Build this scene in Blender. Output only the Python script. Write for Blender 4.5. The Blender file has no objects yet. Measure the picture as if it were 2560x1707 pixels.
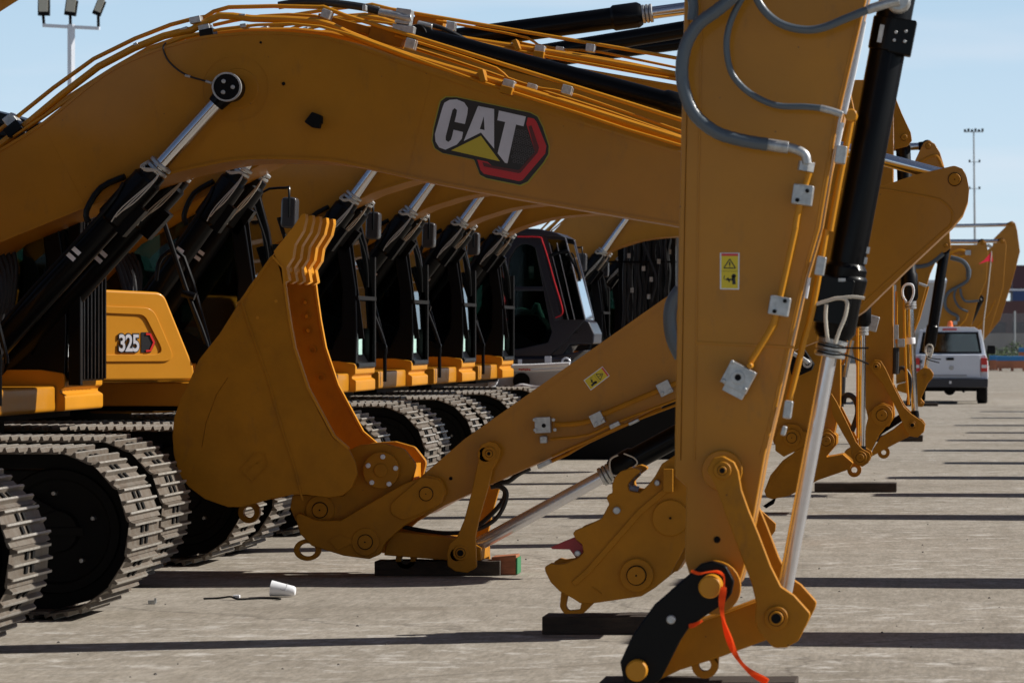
import bpy, bmesh, math, random
from mathutils import Vector, Matrix
random.seed(7)
R = math.radians
sc = bpy.context.scene
C = sc.collection
# ---------------------------------------------------------------- camera
F, H, VX, HY = 9500.0, 1.55, 2400.0, 840.0     # focal length in photo pixels, eye height, vanishing point
cd = bpy.data.cameras.new('camera'); cam = bpy.data.objects.new('camera', cd); C.objects.link(cam)
cam.location = (0, 0, H); cam.rotation_euler = (R(90), 0, 0)
cd.sensor_width = 36; cd.lens = F*36/2560
cd.shift_x = -(VX-1280)/2560; cd.shift_y = (HY-853.5)/2560
cd.clip_start = 0.5; cd.clip_end = 6000
cd.dof.use_dof = True; cd.dof.focus_distance = 26.5; cd.dof.aperture_fstop = 9
sc.camera = cam
# ---------------------------------------------------------------- light
SUN_EL, SUN_BACK = 35.0, 15.0
az = R(SUN_BACK)
sd = Vector((math.cos(az)*math.cos(R(SUN_EL)), math.sin(az)*math.cos(R(SUN_EL)), math.sin(R(SUN_EL))))
sl = bpy.data.lights.new('sun', 'SUN'); sl.energy = 5.0; sl.angle = R(0.5); sl.color = (1.0, .955, .88)
so = bpy.data.objects.new('sun', sl); C.objects.link(so)
so.rotation_euler = sd.to_track_quat('Z', 'Y').to_euler()
w = bpy.data.worlds.new('World'); sc.world = w; w.use_nodes = True
nt = w.node_tree; nt.nodes.clear()
wo = nt.nodes.new('ShaderNodeOutputWorld'); bg = nt.nodes.new('ShaderNodeBackground')
sk = nt.nodes.new('ShaderNodeTexSky'); sk.sky_type = 'NISHITA'; sk.sun_disc = False
sk.sun_elevation = R(SUN_EL); sk.sun_rotation = R(90-SUN_BACK); sk.air_density = .55; sk.dust_density = .3; sk.ozone_density = 1.5
tc = nt.nodes.new('ShaderNodeTexCoord'); mp = nt.nodes.new('ShaderNodeMapping'); mp.inputs['Scale'].default_value = (6, 6, 46)
nz = nt.nodes.new('ShaderNodeTexNoise'); nz.inputs['Scale'].default_value = 1.3; nz.inputs['Detail'].default_value = 3
cr = nt.nodes.new('ShaderNodeValToRGB'); cr.color_ramp.elements[0].position = .50; cr.color_ramp.elements[1].position = .78
cr.color_ramp.elements[1].color = (.42, .42, .42, 1)
SKY = .05
sx = nt.nodes.new('ShaderNodeSeparateXYZ'); nt.links.new(tc.outputs['Generated'], sx.inputs[0])
hz = nt.nodes.new('ShaderNodeValToRGB'); e_ = hz.color_ramp.elements          # low haze: colour by height above the horizon
e_[0].position = 0; e_[0].color = (.58, .69, .74, 1); e_[1].position = .055; e_[1].color = (.47, .61, .73, 1); q_ = e_.new(.11); q_.color = (.355, .52, .68, 1)
nt.links.new(sx.outputs[2], hz.inputs[0])
hf = nt.nodes.new('ShaderNodeMapRange'); hf.interpolation_type = 'SMOOTHSTEP'; hf.inputs[1].default_value = .092; hf.inputs[2].default_value = .16; hf.inputs[3].default_value = 1; hf.inputs[4].default_value = 0
nt.links.new(sx.outputs[2], hf.inputs[0])
hs = nt.nodes.new('ShaderNodeVectorMath'); hs.operation = 'SCALE'; hs.inputs['Scale'].default_value = 1/SKY*.98; nt.links.new(hz.outputs[0], hs.inputs[0])
hm = nt.nodes.new('ShaderNodeMixRGB'); nt.links.new(hf.outputs[0], hm.inputs[0]); nt.links.new(sk.outputs[0], hm.inputs[1]); nt.links.new(hs.outputs[0], hm.inputs[2])
mx = nt.nodes.new('ShaderNodeMixRGB'); mx.inputs[2].default_value = (.66/SKY, .68/SKY, .74/SKY, 1)
nt.links.new(tc.outputs['Generated'], mp.inputs[0]); nt.links.new(mp.outputs[0], nz.inputs[0]); nt.links.new(nz.outputs[0], cr.inputs[0])
nt.links.new(cr.outputs[0], mx.inputs[0]); nt.links.new(hm.outputs[0], mx.inputs[1])
nt.links.new(mx.outputs[0], bg.inputs[0]); bg.inputs[1].default_value = SKY
nt.links.new(bg.outputs[0], wo.inputs[0])
sc.view_settings.view_transform = 'Standard'; sc.view_settings.look = 'None'
sc.view_settings.exposure = 0.3; sc.view_settings.gamma = 1.0
sc.cycles.max_bounces = 6

# ---------------------------------------------------------------- materials
def mat(name, col, rough=.5, metal=0, coat=0, var=0, vscale=3, bump=0, bscale=60, spec=.5, dark=None, stretch=None, grime=0):
    m = bpy.data.materials.new(name); m.use_nodes = True; n = m.node_tree; b = n.nodes['Principled BSDF']
    b.inputs['Base Color'].default_value = (*col, 1); b.inputs['Roughness'].default_value = rough
    b.inputs['Metallic'].default_value = metal; b.inputs['Coat Weight'].default_value = coat
    b.inputs['Coat Roughness'].default_value = .12; b.inputs['Specular IOR Level'].default_value = spec
    tc = n.nodes.new('ShaderNodeTexCoord'); src = tc.outputs['Object']
    if stretch:
        mp = n.nodes.new('ShaderNodeMapping'); mp.inputs['Scale'].default_value = stretch; n.links.new(src, mp.inputs[0]); src = mp.outputs[0]
    if var:
        t = n.nodes.new('ShaderNodeTexNoise'); t.inputs['Scale'].default_value = vscale; t.inputs['Detail'].default_value = 6; t.inputs['Roughness'].default_value = .65
        n.links.new(src, t.inputs[0]); r = n.nodes.new('ShaderNodeValToRGB'); d = dark or tuple(c*(1-var) for c in col)
        r.color_ramp.elements[0].position = .35; r.color_ramp.elements[1].position = .65
        r.color_ramp.elements[0].color = (*d, 1); r.color_ramp.elements[1].color = (*col, 1)
        n.links.new(t.outputs[0], r.inputs[0]); n.links.new(r.outputs[0], b.inputs['Base Color'])
        q = n.nodes.new('ShaderNodeMapRange'); q.inputs[3].default_value = rough*.85; q.inputs[4].default_value = min(1, rough*1.25)
        n.links.new(t.outputs[0], q.inputs[0]); n.links.new(q.outputs[0], b.inputs['Roughness'])
    if grime:
        mp2 = n.nodes.new('ShaderNodeMapping'); mp2.inputs['Scale'].default_value = (1.2, 1.2, .45); n.links.new(tc.outputs['Object'], mp2.inputs[0])
        t = n.nodes.new('ShaderNodeTexNoise'); t.inputs['Scale'].default_value = 5.5; t.inputs['Detail'].default_value = 9; t.inputs['Roughness'].default_value = .75; n.links.new(mp2.outputs[0], t.inputs[0])
        r2 = n.nodes.new('ShaderNodeValToRGB'); r2.color_ramp.elements[0].position = .56; r2.color_ramp.elements[1].position = .72; r2.color_ramp.elements[1].color = (grime, grime, grime, 1); n.links.new(t.outputs[0], r2.inputs[0])
        g2 = n.nodes.new('ShaderNodeMixRGB'); g2.inputs[2].default_value = (.16, .085, .03, 1); old = b.inputs['Base Color'].links[0].from_socket
        n.links.new(r2.outputs[0], g2.inputs[0]); n.links.new(old, g2.inputs[1]); n.links.new(g2.outputs[0], b.inputs['Base Color'])
        v = n.nodes.new('ShaderNodeTexVoronoi'); v.inputs['Scale'].default_value = 7; n.links.new(tc.outputs['Object'], v.inputs[0])
        r3 = n.nodes.new('ShaderNodeValToRGB'); r3.color_ramp.elements[0].position = .02; r3.color_ramp.elements[0].color = (.8, .8, .8, 1); r3.color_ramp.elements[1].position = .035; r3.color_ramp.elements[1].color = (0, 0, 0, 1); n.links.new(v.outputs['Distance'], r3.inputs[0])
        g3 = n.nodes.new('ShaderNodeMixRGB'); g3.inputs[2].default_value = (.10, .05, .02, 1); n.links.new(r3.outputs[0], g3.inputs[0]); n.links.new(g2.outputs[0], g3.inputs[1]); n.links.new(g3.outputs[0], b.inputs['Base Color'])
    if bump:
        t = n.nodes.new('ShaderNodeTexNoise'); t.inputs['Scale'].default_value = bscale; t.inputs['Detail'].default_value = 4
        n.links.new(src, t.inputs[0]); u = n.nodes.new('ShaderNodeBump'); u.inputs['Strength'].default_value = bump; u.inputs['Distance'].default_value = .01
        n.links.new(t.outputs[0], u.inputs['Height']); n.links.new(u.outputs[0], b.inputs['Normal'])
    return m
YEL = mat('yellow_paint', (.47, .192, .007), .42, spec=.25, coat=.2, var=.15, vscale=1.6, bump=.05, bscale=25, grime=.35)
YEL2 = mat('yellow_cast_paint', (.45, .182, .007), .52, spec=.2, coat=.03, var=.18, vscale=5, bump=.12, bscale=45, grime=.45)
YLIT = mat('sunlit_yellow_paint', (.60, .25, .012), .4, spec=.25, coat=.1, var=.08)  # lighter copy of the machine yellow, sunlight put into its colour
BLK = mat('black_paint', (.0022, .0025, .0035), .4, coat=.10, var=.3, vscale=6, spec=.12)
BLKM = mat('black_matt', (.005, .005, .006), .75, var=.3, spec=.2)
BLKG = mat('black_glossy_trim', (.004, .0045, .006), .3, spec=.2)
RUB = mat('rubber_hose', (.012, .012, .014), .55, bump=.2, bscale=120)
CHR = mat('chrome_rod', (.66, .67, .70), .14, metal=1)
ROD = mat('satin_rod', (.74, .75, .79), .24, metal=.72, var=.08, vscale=20)
STL = mat('galvanised_steel', (.55, .56, .56), .42, metal=.75, var=.3, vscale=30, bump=.1)
GHOSE = mat('grey_plastic_hose', (.085, .105, .125), .33, bump=.1, bscale=90)
SHOE = mat('track_steel', (.17, .15, .125), .5, metal=.3, var=.5, vscale=14, bump=.4, bscale=40, dark=(.13, .10, .075))
SHOET = mat('worn_steel', (.52, .49, .44), .38, metal=.5, var=.3, vscale=20)
DARK = mat('undercarriage_black', (.008, .008, .008), .7, var=.3, spec=.15)
WOOD = mat('dark_wood', (.06, .042, .030), .85, var=.5, vscale=6, bump=.5, bscale=30, stretch=(1, 6, 6))
WOODR = mat('red_wood', (.42, .15, .07), .8, var=.45, vscale=5, bump=.4, bscale=30, stretch=(1, 6, 6))
GREEN = mat('green_end_paint', (.03, .18, .07), .7, var=.3)
RED = mat('red_paint', (.50, .018, .025), .4, coat=.2, var=.2)
REDG = mat('red_bright', (.62, .02, .015), .35, coat=.2)
SIL = mat('decal_silver', (.62, .62, .68), .35, metal=.0, var=.12, vscale=5)
DBLK = mat('decal_black', (.012, .012, .014), .4)
DYEL = mat('decal_yellow', (.55, .43, .03), .4)
DRED = mat('decal_red', (.52, .012, .02), .35)
DRED2 = mat('decal_dark_red', (.10, .006, .01), .35)
DHEX = mat('decal_grey', (.10, .10, .11), .4)
HALO = mat('decal_border', (.35, .30, .03), .5)
SYEL = mat('sticker_yellow', (.72, .55, .02), .45)
WHT = mat('white_paint', (.74, .78, .86), .35, coat=.2, var=.05)
WHTM = mat('white_plastic', (.78, .79, .82), .45)
ORN = mat('orange_tape', (.95, .17, .03), .45)
TIE = mat('pale_cord', (.55, .50, .42), .7)
GREYP = mat('grey_panel', (.42, .43, .46), .5, var=.12)
NAVY = mat('navy_black_paint', (.012, .014, .026), .35, coat=.3, var=.2)
SEATM = mat('seat_cloth', (.02, .022, .022), .9, var=.3)
PINK = mat('pink_paper', (.75, .2, .4), .6)
TEAL = mat('teal_paper', (.45, .68, .62), .6, var=.2, vscale=14)
def glass(name, tint, alpha, rough=.03):
    m = bpy.data.materials.new(name); m.use_nodes = True; n = m.node_tree; n.nodes.clear()
    o = n.nodes.new('ShaderNodeOutputMaterial'); t = n.nodes.new('ShaderNodeBsdfTransparent'); t.inputs[0].default_value = (*tint, 1)
    g = n.nodes.new('ShaderNodeBsdfGlossy'); g.inputs['Roughness'].default_value = rough; g.inputs[0].default_value = (.8, .85, .9, 1)
    f = n.nodes.new('ShaderNodeFresnel'); f.inputs[0].default_value = 1.5
    a = n.nodes.new('ShaderNodeMath'); a.operation = 'ADD'; a.inputs[1].default_value = alpha; n.links.new(f.outputs[0], a.inputs[0])
    x = n.nodes.new('ShaderNodeMixShader'); n.links.new(a.outputs[0], x.inputs[0]); n.links.new(t.outputs[0], x.inputs[1]); n.links.new(g.outputs[0], x.inputs[2])
    n.links.new(x.outputs[0], o.inputs[0]); return m
MIRR = mat('mirror_housing', (.045, .045, .05), .35, coat=.3)
def thin(name, col):
    m = bpy.data.materials.new(name); m.use_nodes = True; n = m.node_tree; n.nodes.clear()
    o = n.nodes.new('ShaderNodeOutputMaterial'); d = n.nodes.new('ShaderNodeBsdfDiffuse'); t = n.nodes.new('ShaderNodeBsdfTranslucent'); x = n.nodes.new('ShaderNodeMixShader')
    d.inputs[0].default_value = (*col, 1); t.inputs[0].default_value = (*col, 1); n.links.new(d.outputs[0], x.inputs[1]); n.links.new(t.outputs[0], x.inputs[2]); n.links.new(x.outputs[0], o.inputs[0]); return m
GLS = glass('cab_glass', (.27, .36, .33), .05)
GLSD = glass('dark_truck_glass', (.07, .10, .09), .05)

# ---------------------------------------------------------------- mesh builder
def fillet(pts, n=5):
    """corners (x, y) or (x, y, r) -> polygon with rounded corners"""
    out = []; N = len(pts)
    for i, p in enumerate(pts):
        if len(p) < 3 or p[2] <= 0: out.append((p[0], p[1])); continue
        P = Vector(p[:2]); A = Vector(pts[i-1][:2])-P; B = Vector(pts[(i+1) % N][:2])-P
        la, lb = A.length, B.length
        ang = A.angle(B)
        d = min(p[2]/max(.05, math.tan(ang/2)), la*.48, lb*.48)
        a = P+A.normalized()*d; b = P+B.normalized()*d
        for k in range(n+1):
            t = k/n; q = a*(1-t)**2+P*2*t*(1-t)+b*t*t; out.append((q.x, q.y))
    return out
def smooth(pts, n=4, closed=False):
    pts = [Vector(p) for p in pts]; N = len(pts); out = []
    rng = range(N if closed else N-1)
    for i in rng:
        g = (lambda j: pts[j % N]) if closed else (lambda j: pts[max(0, min(N-1, j))])
        p0, p1, p2, p3 = g(i-1), g(i), g(i+1), g(i+2)
        for k in range(n):
            t = k/n
            out.append(.5*((2*p1)+(p2-p0)*t+(2*p0-5*p1+4*p2-p3)*t*t+(3*p1-p0-3*p2+p3)*t**3))
    if not closed: out.append(pts[-1])
    return out
NOSPLIT = {'track', 'seam', 'cast_mark', 'pictogram', 'emblem_mesh', 'gravel_specks', 'shrub', 'vent_louvre', 'red_writing', 'binding_cord', 'gland', 'tailgate_seam', 'wear_seam', 'red_chevron', 'rod_eye', 'cabin'}
class MB:
    def __init__(s): s.v = []; s.f = []; s.m = []; s.g = []
    def add(s, v, f, m=0):
        o = len(s.v); s.g.append(o); s.v += [tuple(p) for p in v]; s.f += [tuple(i+o for i in q) for q in f]; s.m += [m]*len(f)
    def prism(s, pts, y0, y1, m=0):
        n = len(pts); a = sum(pts[i][0]*pts[(i+1) % n][1]-pts[(i+1) % n][0]*pts[i][1] for i in range(n))
        if a < 0: pts = pts[::-1]
        v = [(x, y0, z) for x, z in pts]+[(x, y1, z) for x, z in pts]
        s.add(v, [tuple(range(n)), tuple(range(2*n-1, n-1, -1))]+[(i, i+n, (i+1) % n+n, (i+1) % n) for i in range(n)], m)
    def frame(s, outer, inner, y0, y1, m=0):
        n = len(outer)
        v = [(x, y, z) for y in (y0, y1) for P in (outer, inner) for x, z in P]; f = []
        for i in range(n):
            j = (i+1) % n
            f += [(i, j, n+j, n+i), (2*n+i, 3*n+i, 3*n+j, 2*n+j), (i, 2*n+i, 2*n+j, j), (n+i, n+j, 3*n+j, 3*n+i)]
        s.add(v, f, m)
    def ribbon(s, path, t, y0, y1, m=0):
        P = [Vector(p) for p in path]; up = []; dn = []
        for i, p in enumerate(P):
            d = (P[min(i+1, len(P)-1)]-P[max(i-1, 0)]).normalized(); n = Vector((-d.y, d.x))
            up.append(p+n*t/2); dn.append(p-n*t/2)
        s.prism([tuple(p) for p in up+dn[::-1]], y0, y1, m)
    def box(s, c, sz, rot=None, m=0):
        v = []
        for i in (-.5, .5):
            for j in (-.5, .5):
                for k in (-.5, .5):
                    p = Vector((i*sz[0], j*sz[1], k*sz[2]))
                    if rot: p.rotate(rot)
                    v.append(p+Vector(c))
        s.add(v, [(0, 1, 3, 2), (4, 6, 7, 5), (0, 4, 5, 1), (2, 3, 7, 6), (0, 2, 6, 4), (1, 5, 7, 3)], m)
    def lathe(s, p0, d, prof, n=24, m=0):
        p0 = Vector(p0); d = Vector(d).normalized(); a = d.orthogonal().normalized(); b = d.cross(a); v = []; f = []
        for t, r in prof:
            for i in range(n):
                q = 2*math.pi*i/n; v.append(p0+d*t+(a*math.cos(q)+b*math.sin(q))*r)
        for k in range(len(prof)-1):
            for i in range(n):
                j = (i+1) % n; f.append((k*n+i, k*n+j, (k+1)*n+j, (k+1)*n+i))
        f += [tuple(range(n-1, -1, -1)), tuple((len(prof)-1)*n+i for i in range(n))]
        s.add(v, f, m)
    def cyl(s, p0, p1, r, r1=None, n=20, m=0, ch=0):
        L = (Vector(p1)-Vector(p0)).length; r1 = r if r1 is None else r1
        pr = [(0, r), (L, r1)] if not ch else [(0, r-ch), (ch, r), (L-ch, r1), (L, r1-ch)]
        s.lathe(p0, Vector(p1)-Vector(p0), pr, n, m)
    def boss(s, x, z, r, y0, y1, ch=.004, n=28, m=0): s.cyl((x, y1, z), (x, y0, z), r, n=n, m=m, ch=ch)
    def ring(s, x, z, ro, ri, y0, y1, n=24, m=0, ex=1.0):
        a = [(x+ro*ex*math.cos(2*math.pi*i/n), z+ro*math.sin(2*math.pi*i/n)) for i in range(n)]
        b = [(x+ri*ex*math.cos(2*math.pi*i/n), z+ri*math.sin(2*math.pi*i/n)) for i in range(n)]
        s.frame(a, b, y0, y1, m)
    def tube(s, pts, r, n=10, sm=4, m=0, rib=0):
        P = smooth(pts, sm) if sm > 1 else [Vector(p) for p in pts]
        v = []; f = []; N = len(P); a = None
        for i, p in enumerate(P):
            d = (P[min(i+1, N-1)]-P[max(i-1, 0)]).normalized()
            a = d.orthogonal() if a is None else a-d*a.dot(d)
            a.normalize(); b = d.cross(a); rr = r*(1+rib*(i % 2))
            for k in range(n):
                q = 2*math.pi*k/n; v.append(p+(a*math.cos(q)+b*math.sin(q))*rr)
        for i in range(N-1):
            for k in range(n):
                j = (k+1) % n; f.append((i*n+k, i*n+j, (i+1)*n+j, (i+1)*n+k))
        f += [tuple(range(n-1, -1, -1)), tuple((N-1)*n+k for k in range(n))]
        s.add(v, f, m)
    def clusters(s):
        bb = []; n = len(s.g)
        for k, a in enumerate(s.g):
            b = s.g[k+1] if k+1 < n else len(s.v); c = list(zip(*s.v[a:b])); bb.append(([min(q)-.006 for q in c], [max(q)+.006 for q in c]))
        par = list(range(n))
        def fnd(i):
            while par[i] != i: i = par[i]
            return i
        for i in range(n):
            for j in range(i):
                if all(bb[i][0][a] <= bb[j][1][a] and bb[j][0][a] <= bb[i][1][a] for a in range(3)): par[fnd(i)] = fnd(j)
        out = {}
        for i in range(n): out.setdefault(fnd(i), []).append(i)
        return list(out.values())
    def build(s, name, mats, parent=None, off=(0, 0, 0), bevel=0, segs=2):
        if 1 < len(s.g) < 90 and name not in NOSPLIT:
            cl = s.clusters()
            if 1 < len(cl) <= 30:
                obs = []
                for grp in cl:
                    q = MB()
                    for k in grp:
                        a = s.g[k]; b = s.g[k+1] if k+1 < len(s.g) else len(s.v)
                        for f_, m_ in zip(s.f, s.m):
                            if a <= f_[0] < b: q.f.append(tuple(i-a+len(q.v) for i in f_)); q.m.append(m_)
                        q.g.append(len(q.v)); q.v += s.v[a:b]
                    obs.append(q.raw(name, mats, parent, off, bevel, segs))
                return obs[0]
        return s.raw(name, mats, parent, off, bevel, segs)
    def raw(s, name, mats, parent=None, off=(0, 0, 0), bevel=0, segs=2):
        me = bpy.data.meshes.new(name); o_ = Vector(off)
        me.from_pydata([tuple(Vector(p)-o_) for p in s.v], [], s.f)
        for k in (mats if isinstance(mats, (list, tuple)) else [mats]): me.materials.append(k)
        me.polygons.foreach_set('material_index', s.m)
        bm = bmesh.new(); bm.from_mesh(me); bmesh.ops.recalc_face_normals(bm, faces=bm.faces)
        for fc in bm.faces: fc.smooth = True
        for e in bm.edges:
            if len(e.link_faces) == 2 and e.calc_face_angle(0) > R(33): e.smooth = False
        bm.to_mesh(me); bm.free()
        ob = bpy.data.objects.new(name, me); C.objects.link(ob)
        if parent: ob.parent = parent
        if bevel:
            b = ob.modifiers.new('bevel', 'BEVEL'); b.width = bevel; b.segments = segs; b.limit_method = 'ANGLE'; b.angle_limit = R(33); b.harden_normals = True
        return ob
def tag(o, label=None, cat=None, group=None, kind=None):
    if label: o['label'] = label
    if cat: o['category'] = cat
    if group: o['group'] = group
    if kind: o['kind'] = kind
    return o
def empty(name, loc, label=None, cat=None, group=None):
    o = bpy.data.objects.new(name, None); C.objects.link(o); o.location = loc; o.empty_display_size = .2
    return tag(o, label, cat, group)
LIGHT = ('pipe_clamp', 'hydraulic_pipe', 'pipe_bracket', 'weld_seam', 'grease_hose', 'stick_cylinder', 'stick', 'hose_collar', 'sensor_box', 'binding_cord', 'white_mark', 'paper_notices', 'housing_rim', 'number_decal', 'number_outline', 'seam', 'paper_label', 'grille', 'wheel_bolt', 'track_roller', 'operator_seat', 'boom_foot_hoses', 'mirror', 'mirror_arm', 'gland', 'windscreen_bar')
def kids(o): return [c for c in bpy.data.objects if c.parent == o]
def copy_tree(o, parent=None, light=False):
    c = o.copy(); C.objects.link(c); c.parent = parent
    for k in list(o.children):
        if not (light and k.name.split('.')[0] in LIGHT): copy_tree(k, c, light)
    return c
# pixel of the photograph -> point on the vertical plane at depth y
def P(px, py, y): s = F/y; return ((px-VX)/s, H-(py-HY)/s)
def P3(px, py, y): a = P(px, py, y); return Vector((a[0], y, a[1]))
ZK = 860/2352
ZO = {1: (0, 0, ZK), 2: (850, 0, ZK), 3: (1700, 0, ZK), 4: (0, 570, ZK), 5: (850, 570, ZK), 6: (1700, 570, ZK), 7: (0, 1137, ZK), 8: (850, 1137, ZK), 9: (1700, 1137, ZK),
      'A': (2060, 300, 1/3.92), 'B': (2060, 680, 1/3.92), 'C': (1880, 820, 1/3.266), 'D': (1150, 480, 1/3.137), 'E': (750, 440, 1/2.8), 'G': (0, 480, 1/2.7036), 'p': (0, 0, 1)}
def T(k, pts, y):       # traced points of study sheet k, laid on the plane at depth y
    ox, oy, q = ZO[k]; s = F/y; o = []
    for p in pts:
        a = P(ox+p[0]*q, oy+p[1]*q, y); o.append(a if len(p) < 3 else (a[0], a[1], p[2]*q/s))
    return o
def T3(k, pts, y): return [Vector((x[0], y, x[1])) for x in T(k, [p[:2] for p in pts], y)]
def pt(k, x, y, d): return T(k, [(x, y)], d)[0]
def pr(k, n, d): return n*ZO[k][2]*d/F

# ---------------------------------------------------------------- setting
def ground_mat():
    m = bpy.data.materials.new('worn_concrete'); m.use_nodes = True; n = m.node_tree; b = n.nodes['Principled BSDF']
    tc = n.nodes.new('ShaderNodeTexCoord')
    def nse(scale, st, det=6, rough=.6):
        mp = n.nodes.new('ShaderNodeMapping'); mp.inputs['Scale'].default_value = st; n.links.new(tc.outputs['Object'], mp.inputs[0])
        t = n.nodes.new('ShaderNodeTexNoise'); t.inputs['Scale'].default_value = scale; t.inputs['Detail'].default_value = det; t.inputs['Roughness'].default_value = rough
        n.links.new(mp.outputs[0], t.inputs[0]); return t.outputs[0]
    def ramp(src, p0, p1, c0, c1):
        r = n.nodes.new('ShaderNodeValToRGB'); r.color_ramp.elements[0].position = p0; r.color_ramp.elements[1].position = p1
        r.color_ramp.elements[0].color = (*c0, 1); r.color_ramp.elements[1].color = (*c1, 1); n.links.new(src, r.inputs[0]); return r.outputs[0]
    def mix(f, a, c, mode='MIX'):
        x = n.nodes.new('ShaderNodeMixRGB'); x.blend_type = mode
        for i, q in enumerate((f, a, c)):
            if isinstance(q, (int, float)): x.inputs[i].default_value = q
            elif isinstance(q, tuple): x.inputs[i].default_value = (*q, 1)
            else: n.links.new(q, x.inputs[i])
        return x.outputs[0]
    base = ramp(nse(.5, (1, 1, 1)), .35, .65, (.27, .24, .198), (.345, .31, .262))
    fine = ramp(nse(38, (1, .14, 1), 5, .8), .36, .64, (.76, .76, .76), (1.17, 1.17, 1.17))
    base = mix(1, base, fine, 'MULTIPLY')
    med = ramp(nse(7, (1, .3, 1), 6, .75), .35, .65, (.82, .81, .79), (1.14, 1.14, 1.15)); base = mix(1, base, med, 'MULTIPLY')
    streak = ramp(nse(5.5, (.7, .8, 1), 9, .8), .52, .64, (0, 0, 0), (1, 1, 1))
    patch = ramp(nse(.28, (.5, 1.3, 1), 3), .40, .56, (0, 0, 0), (.95, .95, .95))
    base = mix(mix(1, streak, patch, 'MULTIPLY'), base, (.56, .53, .49))
    drk = ramp(nse(1.1, (.35, 2.2, 1), 7, .75), .54, .68, (0, 0, 0), (.5, .5, .5)); base = mix(drk, base, (.20, .175, .145))
    spk = ramp(nse(14, (1, 1, 1), 3), .66, .71, (0, 0, 0), (.6, .6, .6))
    base = mix(spk, base, (.12, .10, .085))
    vo = n.nodes.new('ShaderNodeTexVoronoi'); vo.feature = 'DISTANCE_TO_EDGE'; vo.inputs['Scale'].default_value = .16; wv = nse(1.2, (1, 1, 1), 4)
    va = n.nodes.new('ShaderNodeVectorMath'); va.operation = 'MULTIPLY_ADD'; va.inputs[1].default_value = (.9, .9, 0); n.links.new(wv, va.inputs[0]); n.links.new(tc.outputs['Object'], va.inputs[2]); n.links.new(va.outputs[0], vo.inputs[0])
    base = mix(ramp(vo.outputs['Distance'], .0, .0035, (.55, .55, .55), (0, 0, 0)), base, (.10, .085, .07))
    oil = ramp(nse(.33, (1, .8, 1), 5, .6), .63, .70, (0, 0, 0), (.4, .4, .4)); base = mix(oil, base, (.13, .11, .09))
    st = ramp(nse(.7, (.6, 1.8, 1), 4), .60, .72, (0, 0, 0), (.45, .45, .45))
    base = mix(st, base, (.20, .165, .125))
    n.links.new(base, b.inputs['Base Color']); b.inputs['Roughness'].default_value = .93; b.inputs['Specular IOR Level'].default_value = .15
    u = n.nodes.new('ShaderNodeBump'); u.inputs['Strength'].default_value = .35; u.inputs['Distance'].default_value = .01
    n.links.new(nse(30, (1, 1, 1), 6, .7), u.inputs['Height']); n.links.new(u.outputs[0], b.inputs['Normal'])
    return m
g = MB(); g.add([(-900, -40, 0), (900, -40, 0), (900, 3000, 0), (-900, 3000, 0)], [(0, 1, 2, 3)])
tag(g.build('ground', ground_mat()), kind='structure')

# ---------------------------------------------------------------- excavator prototype (boom-centre plane at y = 0)
def track_belt(front, yc, width, hgt, length):
    mb = MB(); ro = hgt/2-.035; cz = hgt/2; x1 = front-hgt/2; x0 = x1-length
    L = 2*(x1-x0)+2*math.pi*ro; n = round(L/.19); pitch = L/n
    def at(s):
        s %= L; a = x1-x0
        if s < a: return (x0+s, cz+ro), 0
        s -= a
        if s < math.pi*ro: q = s/ro; return (x1+ro*math.sin(q), cz+ro*math.cos(q)), q
        s -= math.pi*ro
        if s < a: return (x1-s, cz-ro), math.pi
        s -= a; q = math.pi+s/ro; return (x0+ro*math.sin(q), cz+ro*math.cos(q)), q
    h = pitch/2
    prof = [(-h, 0), (-h, .010), (-h*.93, .012), (-h*.87, .036), (-h*.74, .036), (-h*.66, .012), (-h*.24, .012), (-h*.15, .034), (-.03*h, .034), (.06*h, .012), (.48*h, .012), (.56*h, .034), (.68*h, .034), (.76*h, .012), (h*1.04, .016), (h*1.04, .004), (h*.9, 0)]
    for i in range(n):
        (cx, cz_), q = at((i+.5)*pitch); sx = .0 if i % 2 else .004
        tx, tz = math.cos(q), -math.sin(q); nx, nz_ = math.sin(q), math.cos(q)
        pts = [(cx+tx*u+nx*(v-.01), cz_+tz*u+nz_*(v-.01)) for u, v in prof]
        mb.prism(pts[5:]+[pts[16]][:0], yc-width/2-sx, yc+width/2-sx, 0)
        mb.prism(pts[:6]+[pts[-1]], yc-width/2+.055, yc+width/2-.055, 0)
        for uu in (-.805*h, -.09*h, .62*h):
            c = Vector((cx+tx*uu+nx*.024, yc, cz_+tz*uu+nz_*.024))
            mb.box(c, (.0115, width-(.12 if uu < -.7*h else .02), .006), Matrix(((tx, 0, nx), (0, 1, 0), (tz, 0, nz_))).to_quaternion(), 2)
        for uu in (-.45*h, .27*h):
            for yy in (-.10, .02):
                c = Vector((cx+tx*uu+nx*.004, yc+yy+.03, cz_+tz*uu+nz_*.004))
                rot = Matrix(((tx, 0, nx), (0, 1, 0), (tz, 0, nz_))).to_quaternion()
                mb.box(c, (.038, .045, .018), rot, 1)
    # chain inside the shoes
    no = 40; outer = []; inner = []
    for k in range(no):
        (a, b), q = at(L*k/no); nx, nz_ = math.sin(q), math.cos(q)
        outer.append((a-nx*.012, b-nz_*.012)); inner.append((a-nx*.095, b-nz_*.095))
    mb.frame(outer, inner, yc-.13, yc-.06, 1); mb.frame(outer, inner, yc+.06, yc+.13, 1)
    return mb, x0, x1, cz, ro
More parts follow.
